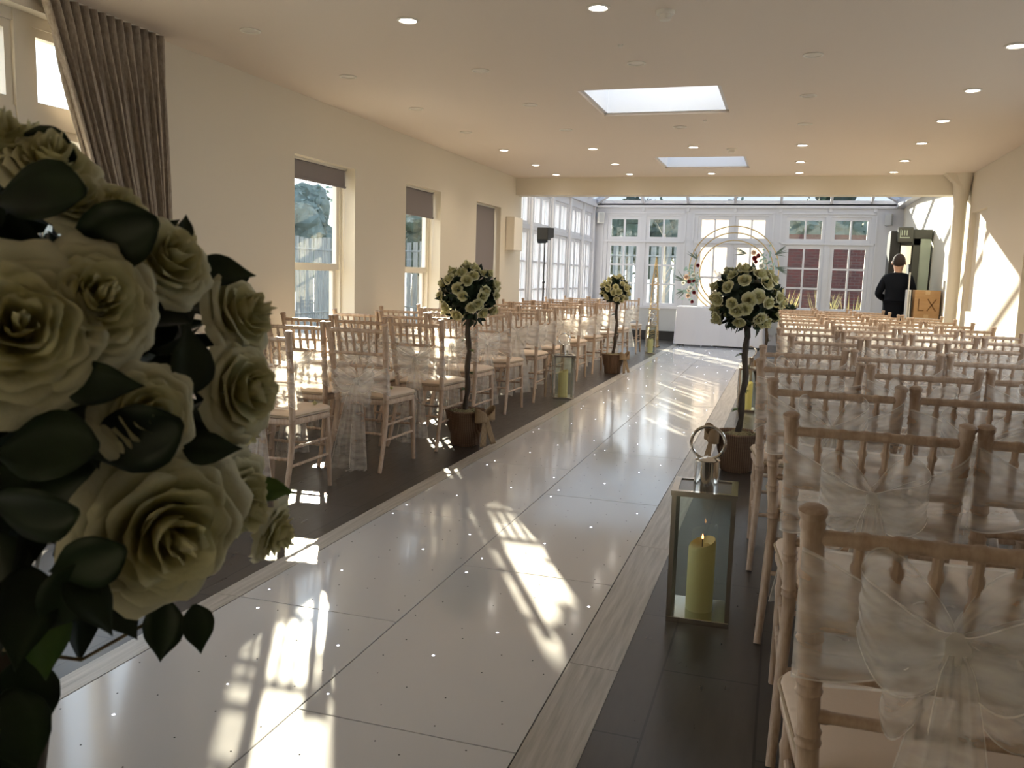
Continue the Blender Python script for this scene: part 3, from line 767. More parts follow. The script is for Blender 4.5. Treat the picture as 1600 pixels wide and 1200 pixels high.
def topiary(loc, label, seed, R=.235, zc=1.13, nr=34, potr=.15, bowang=-.9, lean=.0, group='rose topiaries along the aisle', hi=False):
    rnd = random.Random(seed); t = thing('rose_topiary', label, 'topiary', loc, 0, group)
    p = MB().lathe([(1e-5, 0), (.10, 0), (.108, .01), (.115, .09), (potr*.9, .14), (potr, .25), (potr+.008, .262), (potr+.002, .272), (potr-.012, .262), (potr-.02, .22), (1e-5, .215)], 32, wob=lambda a, z: 1+.012*sin(6*a+z*20))
    p.build('pot', MT['pot'], t)
    m = MB().lathe([(potr-.016, .22), (potr-.02, .245), (.06, .268), (1e-5, .272)], 24, wob=lambda a, z: 1+.03*sin(9*a))
    for i in range(40):
        a = rnd.uniform(0, 6.28); q = rnd.uniform(0, potr-.03); m.ball((q*cos(a), q*sin(a), .258), rnd.uniform(.008, .018), 6, 4)
    m.build('moss', MT['moss'], t)
    pts = []
    for i in range(15):
        v = i/14; z = .24+(zc-.3)*v; pts.append((lean*sin(v*3.0)+.006*sin(v*19+seed), .006*cos(v*17+seed), z))
    tr = MB().tube(pts, [.020+.003*sin(i*2.1) for i in range(15)], 9)
    tr.tube([(x+.016*cos(i*1.1), y+.016*sin(i*1.1), z) for i, (x, y, z) in enumerate(pts)], .009, 6)
    tr.build('stem', MT['bark'], t)
    sg = MB()
    for zz, a in ((.55, .5), (.80, 2.4), (.72, .2), (.42, 2.9)):
        b = Vector((.015*cos(a), .015*sin(a), zz))
        for k in range(3): leaf_fn(sg, b, Vector((cos(a+k*.5-.5), sin(a+k*.5-.5), .5-.3*k)), Vector((0, 0, 1)), .05, .016)
    sg.build('sprig', MT['leafg'], t)
    c = Vector((pts[-1][0], pts[-1][1], zc))
    foliage_mb(c, R*.95, 230, .065, rnd).build('foliage', MT['leaf'], t, angle=180)
    for i, d in enumerate(sphere_pts(nr, rnd)):
        d = (d+Vector((rnd.gauss(0, .12), rnd.gauss(0, .12), rnd.gauss(0, .12)))).normalized()
        if d.z < -.72: continue
        o = bpy.data.objects.new('rose', rnd.choice(ROSE_LO)); COL.objects.link(o); o.parent = t
        sc = rnd.uniform(.058, .074)
        o.location = c+d*(R*rnd.uniform(.84, .98)); o.rotation_mode = 'QUATERNION'; o.rotation_quaternion = orient(d); o.scale = (sc, sc, sc)
    burlap_bow(t, (potr+.0)*cos(bowang), (potr+.0)*sin(bowang), .21, bowang+pi/2)
    return t
topiary((-2.27, 6.05, 0), 'white rose topiary in woven pot, nearer one on the left of the aisle', 3, .225, 1.14, 50, bowang=-.25, lean=.01)
topiary((-2.20, 11.55, 0), 'white rose topiary in woven pot, farther one on the left of the aisle', 4, .195, 1.13, 46, bowang=-.3, lean=.03)
topiary((-.25, 6.02, 0), 'white rose topiary in woven pot behind the large steel lantern', 5, .238, 1.175, 56, bowang=3.45, lean=.02)
topiary((-.20, 11.5, 0), 'white rose topiary largely hidden behind the nearer right one', 6, .21, 1.08, 44, bowang=3.6)

# the big one filling the left foreground
rnd = random.Random(99)
FC = Vector((0, 0, 1.18))
t = thing('rose_topiary', 'huge out of focus cream rose topiary filling the left foreground', 'topiary', (-.65, .57, 0), 0)
MB().lathe([(1e-5, 0), (.10, 0), (.115, .09), (.135, .14), (.15, .25), (.158, .265), (.138, .262), (.13, .22), (1e-5, .215)], 32).build('pot', MT['pot'], t)
MB().lathe([(.13, .22), (.06, .268), (1e-5, .272)], 24).build('moss', MT['moss'], t)
MB().tube([(.006*sin(i*1.3), .006*cos(i*1.7), .24+.8*i/14) for i in range(15)], .021, 10).build('stem', MT['bark'], t)
foliage_mb(FC, .205, 320, .055, rnd).build('foliage', MT['leaf'], t, angle=180)
FR = [(0.175,-0.136,0.078,0.057), (0.195,-0.090,0.096,0.046), (0.197,-0.014,0.127,0.039), (0.223,-0.073,0.015,0.036), (0.215,-0.044,-0.084,0.066), (0.213,0.058,0.081,0.041), (0.232,0.034,0.019,0.042), (0.216,0.041,-0.083,0.047), (0.121,-0.049,0.196,0.037), (0.084,-0.060,0.211,0.038), (0.152,-0.060,0.169,0.029), (0.218,0.096,-0.124,0.030), (0.165,-0.034,0.164,0.026)]
TOCAM = (Vector((0, 0, 1.3))-Vector((-.65, .57, 1.18))).normalized()
k = 0
def put_rose(v, R, mix):
    global k
    d = (Vector(v).normalized()*(1-mix)+TOCAM*mix).normalized()
    o = bpy.data.objects.new('rose', ROSE_HI[k % 4]); COL.objects.link(o); o.parent = t; k += 1
    sc = R*1.16; o.location = FC+Vector(v)-d*R*.25; o.rotation_mode = 'QUATERNION'; o.rotation_quaternion = orient(d) @ Euler((0, 0, k*1.3)).to_quaternion(); o.scale = (sc, sc, sc)
for i, (x, y, z, R) in enumerate(FR): put_rose((x, y, z), R, (.35, .3, .25, .5, .55, .2, .3, .25, .2, .2, .2, .2, .2)[i])
for d in sphere_pts(30, rnd):
    if d.dot(TOCAM) < -.05 and d.z > -.7: put_rose(d*.225, rnd.uniform(.035, .05), 0)
FL = [(0.180,-0.064,0.137, -0.87,-0.32,-0.37, 0.078), (0.139,-0.087,0.168, -0.95,-0.30,-0.03, 0.074), (0.199,0.047,0.116, 0.95,0.30,0.03, 0.046), (0.217,-0.089,-0.004, -0.87,-0.32,-0.37, 0.079), (0.144,-0.097,-0.158, 0.23,-0.06,-0.97, 0.061), (0.151,0.020,-0.200, -0.10,-0.16,-0.98, 0.056), (0.177,0.034,-0.198, 0.23,-0.06,-0.97, 0.044), (0.087,-0.072,-0.237, -0.10,-0.16,-0.98, 0.087), (0.204,0.108,-0.086, 0.95,0.30,0.03, 0.038), (0.097,-0.091,-0.257, 0.07,-0.11,-0.99, 0.062), (0.190,-0.105,-0.091, -0.87,-0.32,-0.37, 0.062), (0.181,-0.143,-0.044, -0.95,-0.30,-0.03, 0.069), (0.227,-0.032,0.051, -0.07,0.11,0.99, 0.052), (0.233,-0.019,-0.020, 0.95,0.30,0.03, 0.042), (0.171,-0.105,-0.122, -0.42,-0.25,-0.87, 0.064), (0.190,-0.139,-0.001, -0.95,-0.30,-0.03, 0.077), (0.104,-0.046,0.206, -0.92,-0.25,0.31, 0.057), (0.172,-0.051,-0.152, 0.53,0.05,-0.84, 0.045), (0.178,0.026,0.151, 0.10,0.16,0.98, 0.021), (0.208,-0.102,0.038, 0.95,0.30,0.03, 0.049)]
FL += [(.10, -.15, -.20, -.3, -.3, -.9, .07), (.06, -.12, -.24, .1, -.2, -.95, .08), (.04, -.16, -.19, -.6, -.3, -.7, .08), (.12, -.10, -.235, .3, 0, -.9, .07), (.02, -.12, -.29, 0, -.2, -.98, .07), (.15, -.12, -.13, .2, -.3, -.9, .07), (.19, -.10, -.12, .7, 0, -.6, .05), (.0, -.19, -.24, -.4, -.3, -.8, .08)]
for i, (x, y, z, dx, dy, dz, ln) in enumerate(FL):
    d = Vector((dx, dy, dz)); ln *= 1.05; b = FC+Vector((x, y, z))*1.0-d*ln*.5
    mb = leaf_fn(MB(), b, d, TOCAM+Vector((.35*sin(i*2.3), .35*cos(i*1.7), .3*sin(i))), ln, ln*.30, .2, 14, 1)
    o = mb.build('leaf', MT['leafg'] if i in (8, 4) else MT['leaf'], t, angle=180)
    md = o.modifiers.new('Solidify', 'SOLIDIFY'); md.thickness = .0006
MB().tube([(.06, -.06, .985), (.10, -.02, .965), (.13, .03, .985)], .0018, 6).build('gold_wire', MT['gold'], t)

# ------------------------------------------------------------------ lanterns + candles
def lantern(loc, w, h, label, rz=0, ch=.28):
    t = thing('steel_lantern', label, 'lantern', loc, rz, 'steel and glass lanterns along the aisle')
    a = w/2; p = .017
    b = MB().box((-a, -a, 0), (a, a, .022)); b.build('base', MT['steel'], t, False, .002)
    for sx in (-1, 1):
        for sy in (-1, 1): MB().box((sx*a, sy*a, .022), (sx*(a-p), sy*(a-p), h-.02)).build('corner_post', MT['steel'], t, False)
    tp = MB().box((-a-.004, -a-.004, h-.02), (a+.004, -a+.02, h)).box((-a-.004, a-.02, h-.02), (a+.004, a+.004, h)).box((-a-.004, -a+.02, h-.02), (-a+.02, a-.02, h)).box((a-.02, -a+.02, h-.02), (a+.004, a-.02, h))
    tp.build('top_frame', MT['steel'], t, False)
    MB().box((-a+.02, -a+.02, h-.012), (a-.02, a-.02, h-.004)).build('top_plate', MT['dsteel'], t, False)
    MB().lathe([(w*.2, h-.004), (w*.2, h+.10), (w*.21, h+.104), (w*.12, h+.112), (1e-5, h+.114)], 24).build('chimney', MT['steel'], t)
    r = w*.27; MB().tube([(r*sin(2*pi*i/28), 0, h+.11+r*.92-r*cos(2*pi*i/28)) for i in range(28)], .006, 8, closed=True).build('ring_handle', MT['steel'], t)
    for i, (q0, q1) in enumerate((((-a+p, -a+.002), (a-p, -a+.005)), ((-a+p, a-.005), (a-p, a-.002)), ((-a+.002, -a+p), (-a+.005, a-p)), ((a-.005, -a+p), (a-.002, a-p)))):
        MB().box((q0[0], q0[1], .024), (q1[0], q1[1], h-.022)).build('glass_pane', MT['lglass'], t, False)
    return t
def candle(loc, r, h, label, lit=False):
    t = thing('pillar_candle', label, 'candle', loc, 0, 'pillar candles in the lanterns')
    n = 32; prof = [(1e-5, .0), (r*.97, .0), (r, .004), (r, h*.96), (r*.93, h), (r*.75, h-.014), (1e-5, h-.02)]
    mb = MB(); vs = []; fs = []
    for i, (q, z) in enumerate(prof):
        for k in range(n):
            a = 2*pi*k/n; vs.append((q*cos(a), q*sin(a), z+(.018*cos(a-.6) if i in (3, 4) else 0)))
    for i in range(len(prof)-1):
        for k in range(n): k2 = (k+1) % n; fs.append((i*n+k, i*n+k2, (i+1)*n+k2, (i+1)*n+k))
    mb.add(vs, fs).build('wax_body', MT['wax'], t, angle=60)
    MB().tube([(0, 0, h-.02), (0, 0, h+.012)], .0016, 6).build('wick', MT['wick'], t)
    if lit: MB().lathe([(1e-5, h+.01), (.004, h+.016), (.003, h+.024), (1e-5, h+.034)], 10).build('orange_glint', MT['orange_glint'], t)  # glowing shape stands in for an orange reflection above the wick
for loc, w, h, lb, rz, ch in (((-.245, 3.3, 0), .235, .515, 'large polished steel lantern at the right of the aisle near the camera', .04, .27),
                      ((-2.22, 8.87, 0), .225, .47, 'steel lantern left of the aisle beyond the nearer left topiary', .35, .27),
                      ((-2.20, 14.98, 0), .18, .50, 'steel lantern at the far left of the aisle before the table', .2, .24),
                      ((-.30, 8.92, 0), .2, .44, 'steel lantern right of the aisle half hidden behind a topiary stem', .1, .27)):
    lantern(loc, w, h, lb, rz, ch)
    candle((loc[0], loc[1], .022), .052 if w > .2 else .045, ch if w > .21 else ch*.95, 'cream pillar candle in lantern ' + lb.split('lantern ')[1].replace('at the right of the aisle ', 'right of the aisle '), w > .23)

# ------------------------------------------------------------------ curtain and pelmet
ct = thing('curtain', 'grey brown pinch pleated curtain swept back beside the large left window', 'curtain', (XL+.01, 4.25, 0))
def cf(u, v):
    # u along the heading (0 = camera side), v from top to bottom
    yt = -.60+.94*u; yb = .0+.38*u; q = min(1, v/.62); q = q*q*(3-2*q) if v < .62 else 1
    lin = min(1, v*1.55)
    y = yt*(1-lin)+yb*lin
    hd_ = min(1, max(0, (v-.055)*9)); uw = u+.012*sin(9*u+5*v)*hd_+.006*sin(31*u-3*v)*hd_
    ph = 14*2*pi*uw; sn = sin(ph)
    amp = .034*(1-.25*lin)*(1+.45*sin(5.3*u*6+2*v)*hd_)
    x = .052+amp*(abs(sn)**(.55+.3*hd_))*(1 if sn > 0 else -1)+.010*sin(2.63*ph+3*v+4*u)*hd_+.004*sin(7.1*ph)*hd_
    y += .012*sin(ph*2+1)*hd_+.006*sin(9*v+7*u)
    z = 2.69-v*2.62
    return (x, y, z)
o = MB().grid(cf, 440, 44).build('curtain_fabric', MT['curtain'], ct, angle=180)
md = o.modifiers.new('Solidify', 'SOLIDIFY'); md.thickness = .003
MB().box((.035, -.64, 2.690), (.065, .32, 2.699)).build('curtain_track', MT['upvc'], ct, False)
MB().tube([(0, .36, .95), (.12, .2, .93), (.12, .05, .95), (0, .05, .97)], .02, 8).build('tieback', MT['curtain'], ct)

# ------------------------------------------------------------------ ceiling fittings
GX = [-3.14, -2.115, -1.03, .065, 1.175]; GY = [4.58, 5.78, 6.99, 8.2, 9.42, 10.7, 11.73]
colw = ['beside the left wall', 'second from the left wall', 'middle', 'second from the right wall', 'beside the right wall']
roww = ['nearest the camera', 'second from the camera', 'third from the camera', 'fourth from the camera', 'fifth from the camera', 'second from the beam', 'nearest the beam']
proto = {}
for j, y in enumerate(GY):
    for i, x in enumerate(GX):
        if (j == 0 and i > 2) or (i == 2 and j in (2, 5)): continue
        lit = j >= 4 or (i == 4) or (j == 0 and i in (1, 2))
        lb = '%s round recessed downlight, %s, row %s' % ('glowing' if lit else 'unlit', colw[i], roww[j])
        if lit not in proto:
            t = thing('downlight', lb, 'ceiling light', (x, y, H), 0, 'recessed ceiling downlights'); proto[lit] = t
            MB().lathe([(.062, -.001), (.062, -.006), (.05, -.009), (.046, -.005), (.046, -.001)], 28).build('trim_ring', MT['trimw'], t)
            MB().lathe([(.046, -.002), (.03, -.0035), (1e-5, -.004)], 24).build('lens', MT['lens_on' if lit else 'lens_off'], t)
        else: t = dup(proto[lit], (x, y, H), 0, lb, 'recessed ceiling downlights')
        if lit and j >= 1:
            ld = bpy.data.lights.new('downlight_lamp', 'SPOT'); lo = bpy.data.objects.new('downlight_lamp', ld); COL.objects.link(lo); lo.location = (x, y, H-.02)
            ld.energy = 14; ld.color = (1, .82, .6); ld.spot_size = radians(130); ld.spot_blend = .8; ld.shadow_soft_size = .04; lo.parent = None
for x, y, lb in ((-.70, 4.72, 'white round smoke detector near the camera on the ceiling'), (-.65, 9.6, 'white round smoke detector just before the far roof light')):
    t = thing('smoke_detector', lb, 'smoke detector', (x, y, H), 0, 'ceiling smoke detectors')
    MB().lathe([(.05, 0), (.05, -.012), (.046, -.018), (1e-5, -.018)], 28).build('base', MT['trimw'], t)
    MB().lathe([(.03, -.018), (.034, -.03), (.030, -.045), (.012, -.05), (1e-5, -.05)], 24).build('sensor_head', MT['trimw'], t)
for x, y, lb in ((-1.05, 5.32, 'tiny round ceiling sensor between the downlights before the near roof light'), (-.78, 7.9, 'tiny ceiling sensor just beyond the near roof light')):
    tag(MB().lathe([(.016, 0), (.016, -.008), (.01, -.014), (1e-5, -.014)], 16, (0, 0, 0)).build('ceiling_sensor', MT['trimw']), lb, 'sensor').location = (x, y, H)
# wall sconce
t = thing('wall_light', 'cream box shaped wall light at the end of the left wall', 'wall light', (XL, 11.85, 1.88))
MB().box((0, -.2, -.235), (.13, .2, .235)).build('shade_box', MT['upvc'], t, False, .01)
MB().box((-.0, -.12, -.15), (.01, .12, .15)).build('backplate', MT['chrome'], t, False)
# corner speakers
for x, lb, rz in ((-3.9, 'small white corner speaker high on the conservatory back wall, left', .5), (1.83, 'small grey corner speaker high on the conservatory back wall, right', -.4)):
    t = thing('wall_speaker', lb, 'speaker', (x, YC-.11, 2.46), rz, 'conservatory wall speakers')
    MB().box((-.065, -.07, 0), (.065, .05, .23)).build('cabinet', MT['plinth' if x > 0 else 'plastw'], t, False, .012)
    MB().box((-.055, -.076, .012), (.055, -.07, .218)).build('grille', MT['plinth'], t, False, .004)
    MB().box((-.015, .05, .09), (.015, .12, .14)).build('bracket', MT['plinth'], t, False)

# ------------------------------------------------------------------ light on a stand
t = thing('studio_light', 'black stage light with barn doors on a tall thin stand', 'stage light', (-3.66, 13.12, 0))
MB().tube([(0, 0, .3), (0, 0, 1.2)], .014, 10).tube([(0, 0, 1.2), (0, 0, 1.84)], .010, 10).build('pole', MT['black'], t)
for k_ in range(3):
    a = k_*2.094+.3; MB().tube([(.02*cos(a), .02*sin(a), .5), (.22*cos(a), .22*sin(a), .012)], .009, 8).build('leg', MT['black'], t)
MB().ball((0, 0, 1.2), .024, 10, 6).build('collar', MT['black'], t)
MB().box((-.11, -.08, 1.86), (.07, .1, 2.05)).build('lamp_body', MT['black'], t, False, .01)
MB().box((-.07, -.02, 1.82), (.04, .02, 1.86)).build('yoke', MT['black'], t, False)
hd = MB(); hd.add([(.07, -.08, 2.05), (.18, -.13, 2.04), (.18, -.13, 1.89), (.07, -.08, 1.87)], [(0, 1, 2, 3)])
hd.add([(-.11, -.08, 1.86), (.07, -.08, 1.86), (.06, -.16, 1.80), (-.07, -.16, 1.80)], [(0, 1, 2, 3)])
o = hd.build('barn_doors', MT['black'], t, False); md = o.modifiers.new('Solidify', 'SOLIDIFY'); md.thickness = .003

# ------------------------------------------------------------------ ceremony table, hoop, obelisk
t = thing('ceremony_table', 'rectangular table hidden under a white cloth at the aisle end', 'table', (-1.22, 17.45, 0))
MB().box((-.8, -.3, .74), (.8, .3, .77)).build('tabletop', MT['plastw'], t, False)
for sx in (-1, 1):
    for sy in (-1, 1): MB().tube([(sx*.72, sy*.25, 0), (sx*.72, sy*.25, .74)], .016, 8).build('leg', MT['dkframe'], t)
mb = MB(); npts = []
def rect_per(n, hx, hy):
    out = []; per = 4*(hx+hy)
    for i in range(n):
        s = per*i/n
        if s < 2*hx: out.append((-hx+s, -hy, s, (0, -1)))
        elif s < 2*hx+2*hy: out.append((hx, -hy+s-2*hx, s, (1, 0)))
        elif s < 4*hx+2*hy: out.append((hx-(s-2*hx-2*hy), hy, s, (0, 1)))
        else: out.append((-hx, hy-(s-4*hx-2*hy), s, (-1, 0)))
    return out
per = rect_per(240, .815, .315); vs = []; fs = []; lv = [.778, .76, .6, .4, .2, .04]
for j, z in enumerate(lv):
    q = (lv[0]-z)/.74
    for x, y, s, nrm in per:
        w = (.004+.018*abs(sin(s*7+.6*sin(s*3))))*q*1.3+.015*q; vs.append((x+nrm[0]*w, y+nrm[1]*w, z))
n_ = len(per)
for j in range(len(lv)-1):
    for k_ in range(n_): k2 = (k_+1) % n_; fs.append((j*n_+k_, (j+1)*n_+k_, (j+1)*n_+k2, j*n_+k2))
fs.append(tuple(range(n_)))
mb.add(vs, fs); o = mb.build('tablecloth', MT['cloth'], None, angle=60); o.location = (-1.22, 17.45, 0)
tag(o, 'plain white cloth draped to the floor over the ceremony table', 'tablecloth')
for x, lb in ((-1.62, 'left clear glass cylinder vase standing before the white table'), (-1.46, 'right clear glass cylinder vase standing before the white table')):
    pass
# hoop
hp = thing('flower_hoop', 'gold triple ring hoop stand with red and blush flowers behind the table', 'flower arch', (-1.04, 17.98, 0))
for R_, zc in ((.88, 1.52), (.78, 1.49), (.67, 1.45)):
    MB().tube([(R_*sin(2*pi*i/64), (.88-R_)*.2, zc+R_*cos(2*pi*i/64)) for i in range(64)], .011, 8, closed=True).build('ring', MT['gold'], hp)
for s in (-1, 1): MB().box((s*.3-.02, -.2, 0), (s*.3+.02, .2, .02)).tube([(s*.3, 0, .01), (s*.28, 0, .72)], .01, 8).build('stand_foot', MT['gold'], hp)
FLW = {}
for nm, mm in (('red_flower', 'red'), ('blush_flower', 'blush'), ('white_flower', 'whitep')): FLW[nm] = rose_mb(4, 4, 40, LO).mesh(nm, MT[mm], True, 180)
def flower(nm, x, z, sc):
    o = bpy.data.objects.new(nm, FLW[nm]); COL.objects.link(o); o.parent = hp; o.location = (x, -.05-random.uniform(0, .03), z); o.rotation_euler = (pi/2+random.uniform(-.3, .3), random.uniform(-.3, .3), 0); o.scale = (sc,)*3
# coordinates are in metres about the hoop centre, read from the arrangement
RW = [('red_flower', -.70, 1.60, .055), ('red_flower', -.86, 1.27, .06), ('red_flower', -.77, 1.28, .05), ('red_flower', -.75, 1.05, .055), ('red_flower', -.78, .86, .05),
      ('blush_flower', -.92, 1.36, .08), ('blush_flower', -.87, .98, .07), ('white_flower', -.78, 1.40, .07), ('white_flower', -.83, 1.14, .07), ('white_flower', -.98, 1.24, .055), ('white_flower', -.70, 1.45, .05), ('blush_flower', -.86, 1.09, .05),
      ('red_flower', .40, 1.77, .07), ('red_flower', .47, 1.82, .06), ('red_flower', .43, 1.70, .05), ('red_flower', .67, 1.35, .065), ('red_flower', .65, 1.23, .055),
      ('blush_flower', .38, 1.88, .07), ('blush_flower', .72, 1.50, .06), ('white_flower', .55, 1.62, .08), ('white_flower', .62, 1.72, .06), ('white_flower', .58, 1.50, .065), ('white_flower', .73, 1.62, .05), ('blush_flower', .74, 1.08, .06), ('white_flower', .72, .98, .05)]
for f in RW: flower(*f)
for cx, cz, n2, lab_, mm, sz in ((-.82, 1.25, 60, 'eucalyptus_foliage', 'euc', .10), (.64, 1.5, 60, 'eucalyptus_foliage', 'euc', .10)):
    mb = MB()
    for i in range(n2):
        b = Vector((cx+random.gauss(0, .07), -.03+random.gauss(0, .02), cz+random.gauss(0, .2))); d = Vector((random.gauss(0, 1)+(cx > 0)-.5, -.4, random.gauss(0, .8)))
        leaf_fn(mb, b, d, Vector((0, -1, .2)), sz*random.uniform(.6, 1.2), sz*.2, .1, 3)
    mb.build(lab_, MT[mm], hp, angle=180)
for pts_ in (((-.95, 1.28), 150, 5), ((-.92, 1.1), 215, 4), ((.78, 1.85), 15, 6), ((.82, 1.6), -15, 5), ((.78, 1.2), -60, 5), ((.25, 1.86), 165, 4), ((-.72, 1.72), 130, 3)):
    (bx_, bz_), ang, cnt = pts_; mb = MB()
    for i in range(cnt*2):
        a = radians(ang+random.uniform(-28, 28)); leaf_fn(mb, Vector((bx_, -.04, bz_)), Vector((cos(a), -.2, sin(a))), Vector((0, -1, .1)), random.uniform(.18, .32), .009, random.uniform(0, .25), 6)
    mb.build('palm_frond', MT['palm'], hp, angle=180)
# obelisk
ob = thing('wire_obelisk', 'slim gold lattice obelisk standing left of the ceremony table', 'ornament', (-2.40, 16.6, 0))
def lat(z0, z1, a0, a1, n):
    mb = MB()
    for sx, sy in ((1, 1), (1, -1), (-1, -1), (-1, 1)): mb.tube([(sx*a0, sy*a0, z0), (sx*a1, sy*a1, z1)], .006, 6)
    for i in range(n):
        za = z0+(z1-z0)*i/n; zb = z0+(z1-z0)*(i+1)/n; wa = a0+(a1-a0)*i/n; wb = a0+(a1-a0)*(i+1)/n
        cs = [(1, 1), (1, -1), (-1, -1), (-1, 1)]
        for q in range(4):
            c1 = cs[q]; c2 = cs[(q+1) % 4]
            mb.tube([(c1[0]*wa, c1[1]*wa, za), (c2[0]*wb, c2[1]*wb, zb)], .0035, 5); mb.tube([(c2[0]*wa, c2[1]*wa, za), (c1[0]*wb, c1[1]*wb, zb)], .0035, 5)
            mb.tube([(c1[0]*wa, c1[1]*wa, za), (c2[0]*wa, c2[1]*wa, za)], .0035, 5)
    return mb
MB().box((-.13, -.13, 0), (.13, .13, .02)).build('base', MT['gold'], ob, False)
lat(.02, .72, .10, .075, 6).build('lower_tier', MT['gold'], ob); lat(.74, 1.18, .07, .055, 4).build('middle_tier', MT['gold'], ob); lat(1.2, 1.70, .055, .006, 6).build('spire', MT['gold'], ob)
for z, a in ((.72, .10), (1.18, .08)): MB().box((-a, -a, z), (a, a, z+.015)).build('tier_plate', MT['gold'], ob, False)
MB().ball((0, 0, 1.715), .014, 10, 6).build('finial', MT['gold'], ob)

# low dark plant beyond the right block
t = thing('potted_plant', 'low dark leafy potted plant before the right back windows', 'plant', (.02, 17.7, 0))
MB().lathe([(1e-5, 0), (.12, 0), (.16, .3), (.14, .3), (1e-5, .28)], 20).build('pot', MT['black'], t)
MB().tube([(0, 0, .26), (0, 0, .6)], .015, 8).build('stem', MT['bark'], t)
foliage_mb(Vector((0, 0, .70)), .2, 150, .09, random.Random(5)).build('foliage', MT['leaf'], t, angle=180)

# ------------------------------------------------------------------ cabinet, boxes, mirror
t = thing('display_cabinet', 'dark framed cabinet with pale green glass panel against the right wall', 'cabinet', (1.80, 14.75, 0))
MB().box((-.31, -.22, 0), (-.17, .2, 2.14)).build('side_column', MT['black'], t, False, .004)
MB().box((-.17, .12, 0), (.27, .2, 2.0)).build('back_panel', MT['dkframe'], t, False)
MB().box((.02, -.2, 0), (.12, -.14, 2.04)).build('frame_post', MT['dkframe'], t, False, .004)
MB().box((-.15, -.2, 2.03), (.28, .1, 2.17)).build('top_beam', MT['dkframe'], t, False, .01)
MB().box((.12, -.18, .02), (.27, -.165, 2.03)).build('glass_panel', MT['paleglass'], t, False)
MB().box((-.15, -.2, 1.93), (.12, -.14, 2.03)).build('upper_rail', MT['dkframe'], t, False)
MB().box((-.15, -.19, .1), (.0, -.175, 1.92)).build('mirror_panel', MT['steel'], t, False)
lb_ = MB().box((-.22, -.3, 1.96), (.0, -.2, 2.2)).build('lamp_box', MT['dkframe'], t, False, .02)
sl = MB()
for i in range(3): sl.box((-.17+.035*i, -.305, 2.07), (-.155+.035*i, -.3, 2.15))
sl.box((-.18, -.305, 2.03), (-.05, -.3, 2.045)); sl.box((-.19, -.305, 2.03), (-.18, -.3, 2.16))
sl.build('light_slats', MT['paleglass'], lb_, False)
t = thing('leaning_panel', 'thin tall dark panel with white edge standing beside the person in suit', 'panel', (1.70, 13.95, 0))
MB().box((-.012, -.3, 0), (.012, .1, 1.62)).build('board', MT['black'], t, False)
MB().box((-.014, -.31, 0), (.006, -.3, 1.5)).build('edge_strip', MT['plastw'], t, False)
t = thing('storage_cabinet', 'white low storage cabinet under the cardboard box at the right wall', 'cabinet', (1.87, 13.45, 0))
MB().box((-.19, -.17, 0), (.2, .17, .86)).build('body', MT['plastw'], t, False, .004)
MB().box((-.18, -.178, .02), (.005, -.17, .84)).build('door', MT['plastw'], t, False); MB().box((.015, -.178, .02), (.19, -.17, .84)).build('door', MT['plastw'], t, False)
t = thing('cardboard_box', 'brown cardboard box with LX written on its front', 'box', (1.905, 13.42, .86))
MB().box((-.165, -.13, 0), (.165, .14, .39)).build('carton', MT['card'], t, False, .004)
MB().box((-.03, -.1315, .0), (.03, -.13, .05)).box((-.03, -.1315, .33), (.03, -.13, .39)).box((-.03, -.13, .39), (.03, .14, .3915)).build('tape', MT['tape'], t, False)
ik = MB(); ik.box((-.115, -.132, .10), (-.100, -.13, .27)); ik.box((-.115, -.132, .10), (-.035, -.13, .115))
def stroke(x0, z0, x1, z1, w=.008):
    a = math.atan2(z1-z0, x1-x0); dx = -sin(a)*w; dz = cos(a)*w
    ik.add([(x0-dx, -.132, z0-dz), (x1-dx, -.132, z1-dz), (x1+dx, -.132, z1+dz), (x0+dx, -.132, z0+dz), (x0-dx, -.13, z0-dz), (x1-dx, -.13, z1-dz), (x1+dx, -.13, z1+dz), (x0+dx, -.13, z0+dz)], [(0,1,2,3),(4,7,6,5),(0,4,5,1),(1,5,6,2),(2,6,7,3),(3,7,4,0)])
stroke(.005, .10, .115, .27); stroke(.005, .27, .115, .10)
ik.build('lettering', MT['ink'], t, False)
for x, w, lb in ((1.685, .022, 'white upright board, left of two leaning beside the cardboard box'), (1.713, .018, 'white upright board directly beside the cardboard box')):
    o = MB().box((-w/2, -.12, 0), (w/2, .12, .36)).build('white_board', MT['plastw'], None, False, .003); o.location = (x-.0, 13.42, .86) if False else (x-.03, 13.42, 0); o.scale = (1, 1, 1.25/.36)
    tag(o, lb, 'board', 'white boards by the box')

# ------------------------------------------------------------------ person seen from behind
def skin_obj(name, verts, edges, radii, m, parent=None, sub=2, root=0):
    me = bpy.data.meshes.new(name); me.from_pydata(verts, edges, []); me.materials.append(m)
    o = bpy.data.objects.new(name, me); COL.objects.link(o)
    if parent: o.parent = parent
    md = o.modifiers.new('Skin', 'SKIN'); md.use_smooth_shade = True
    sv = me.skin_vertices[0].data if me.skin_vertices else None
    if sv is None:
        me.attributes
    for i, r in enumerate(radii):
        sv[i].radius = (r, r) if not hasattr(r, '__len__') else r
        sv[i].use_root = (i == root)
    sb = o.modifiers.new('Subdivision', 'SUBSURF'); sb.levels = sub; sb.render_levels = sub
    return o
pv = [(0,0,.93),(0,0,1.06),(0,0,1.22),(0,.0,1.38),(0,.0,1.46),(0,.01,1.52),(0,.02,1.60),(0,.02,1.69),
      (.16,0,1.40),(.235,.0,1.17),(.17,.2,1.10),(-.16,0,1.40),(-.255,.0,1.17),(-.13,.2,1.08),
      (.09,0,.86),(.10,.01,.50),(.10,-.01,.09),(.105,.12,.04),(-.09,0,.86),(-.11,.01,.50),(-.11,-.01,.09),(-.115,.12,.04),
      (.13,.26,1.10),(-.09,.26,1.08)]
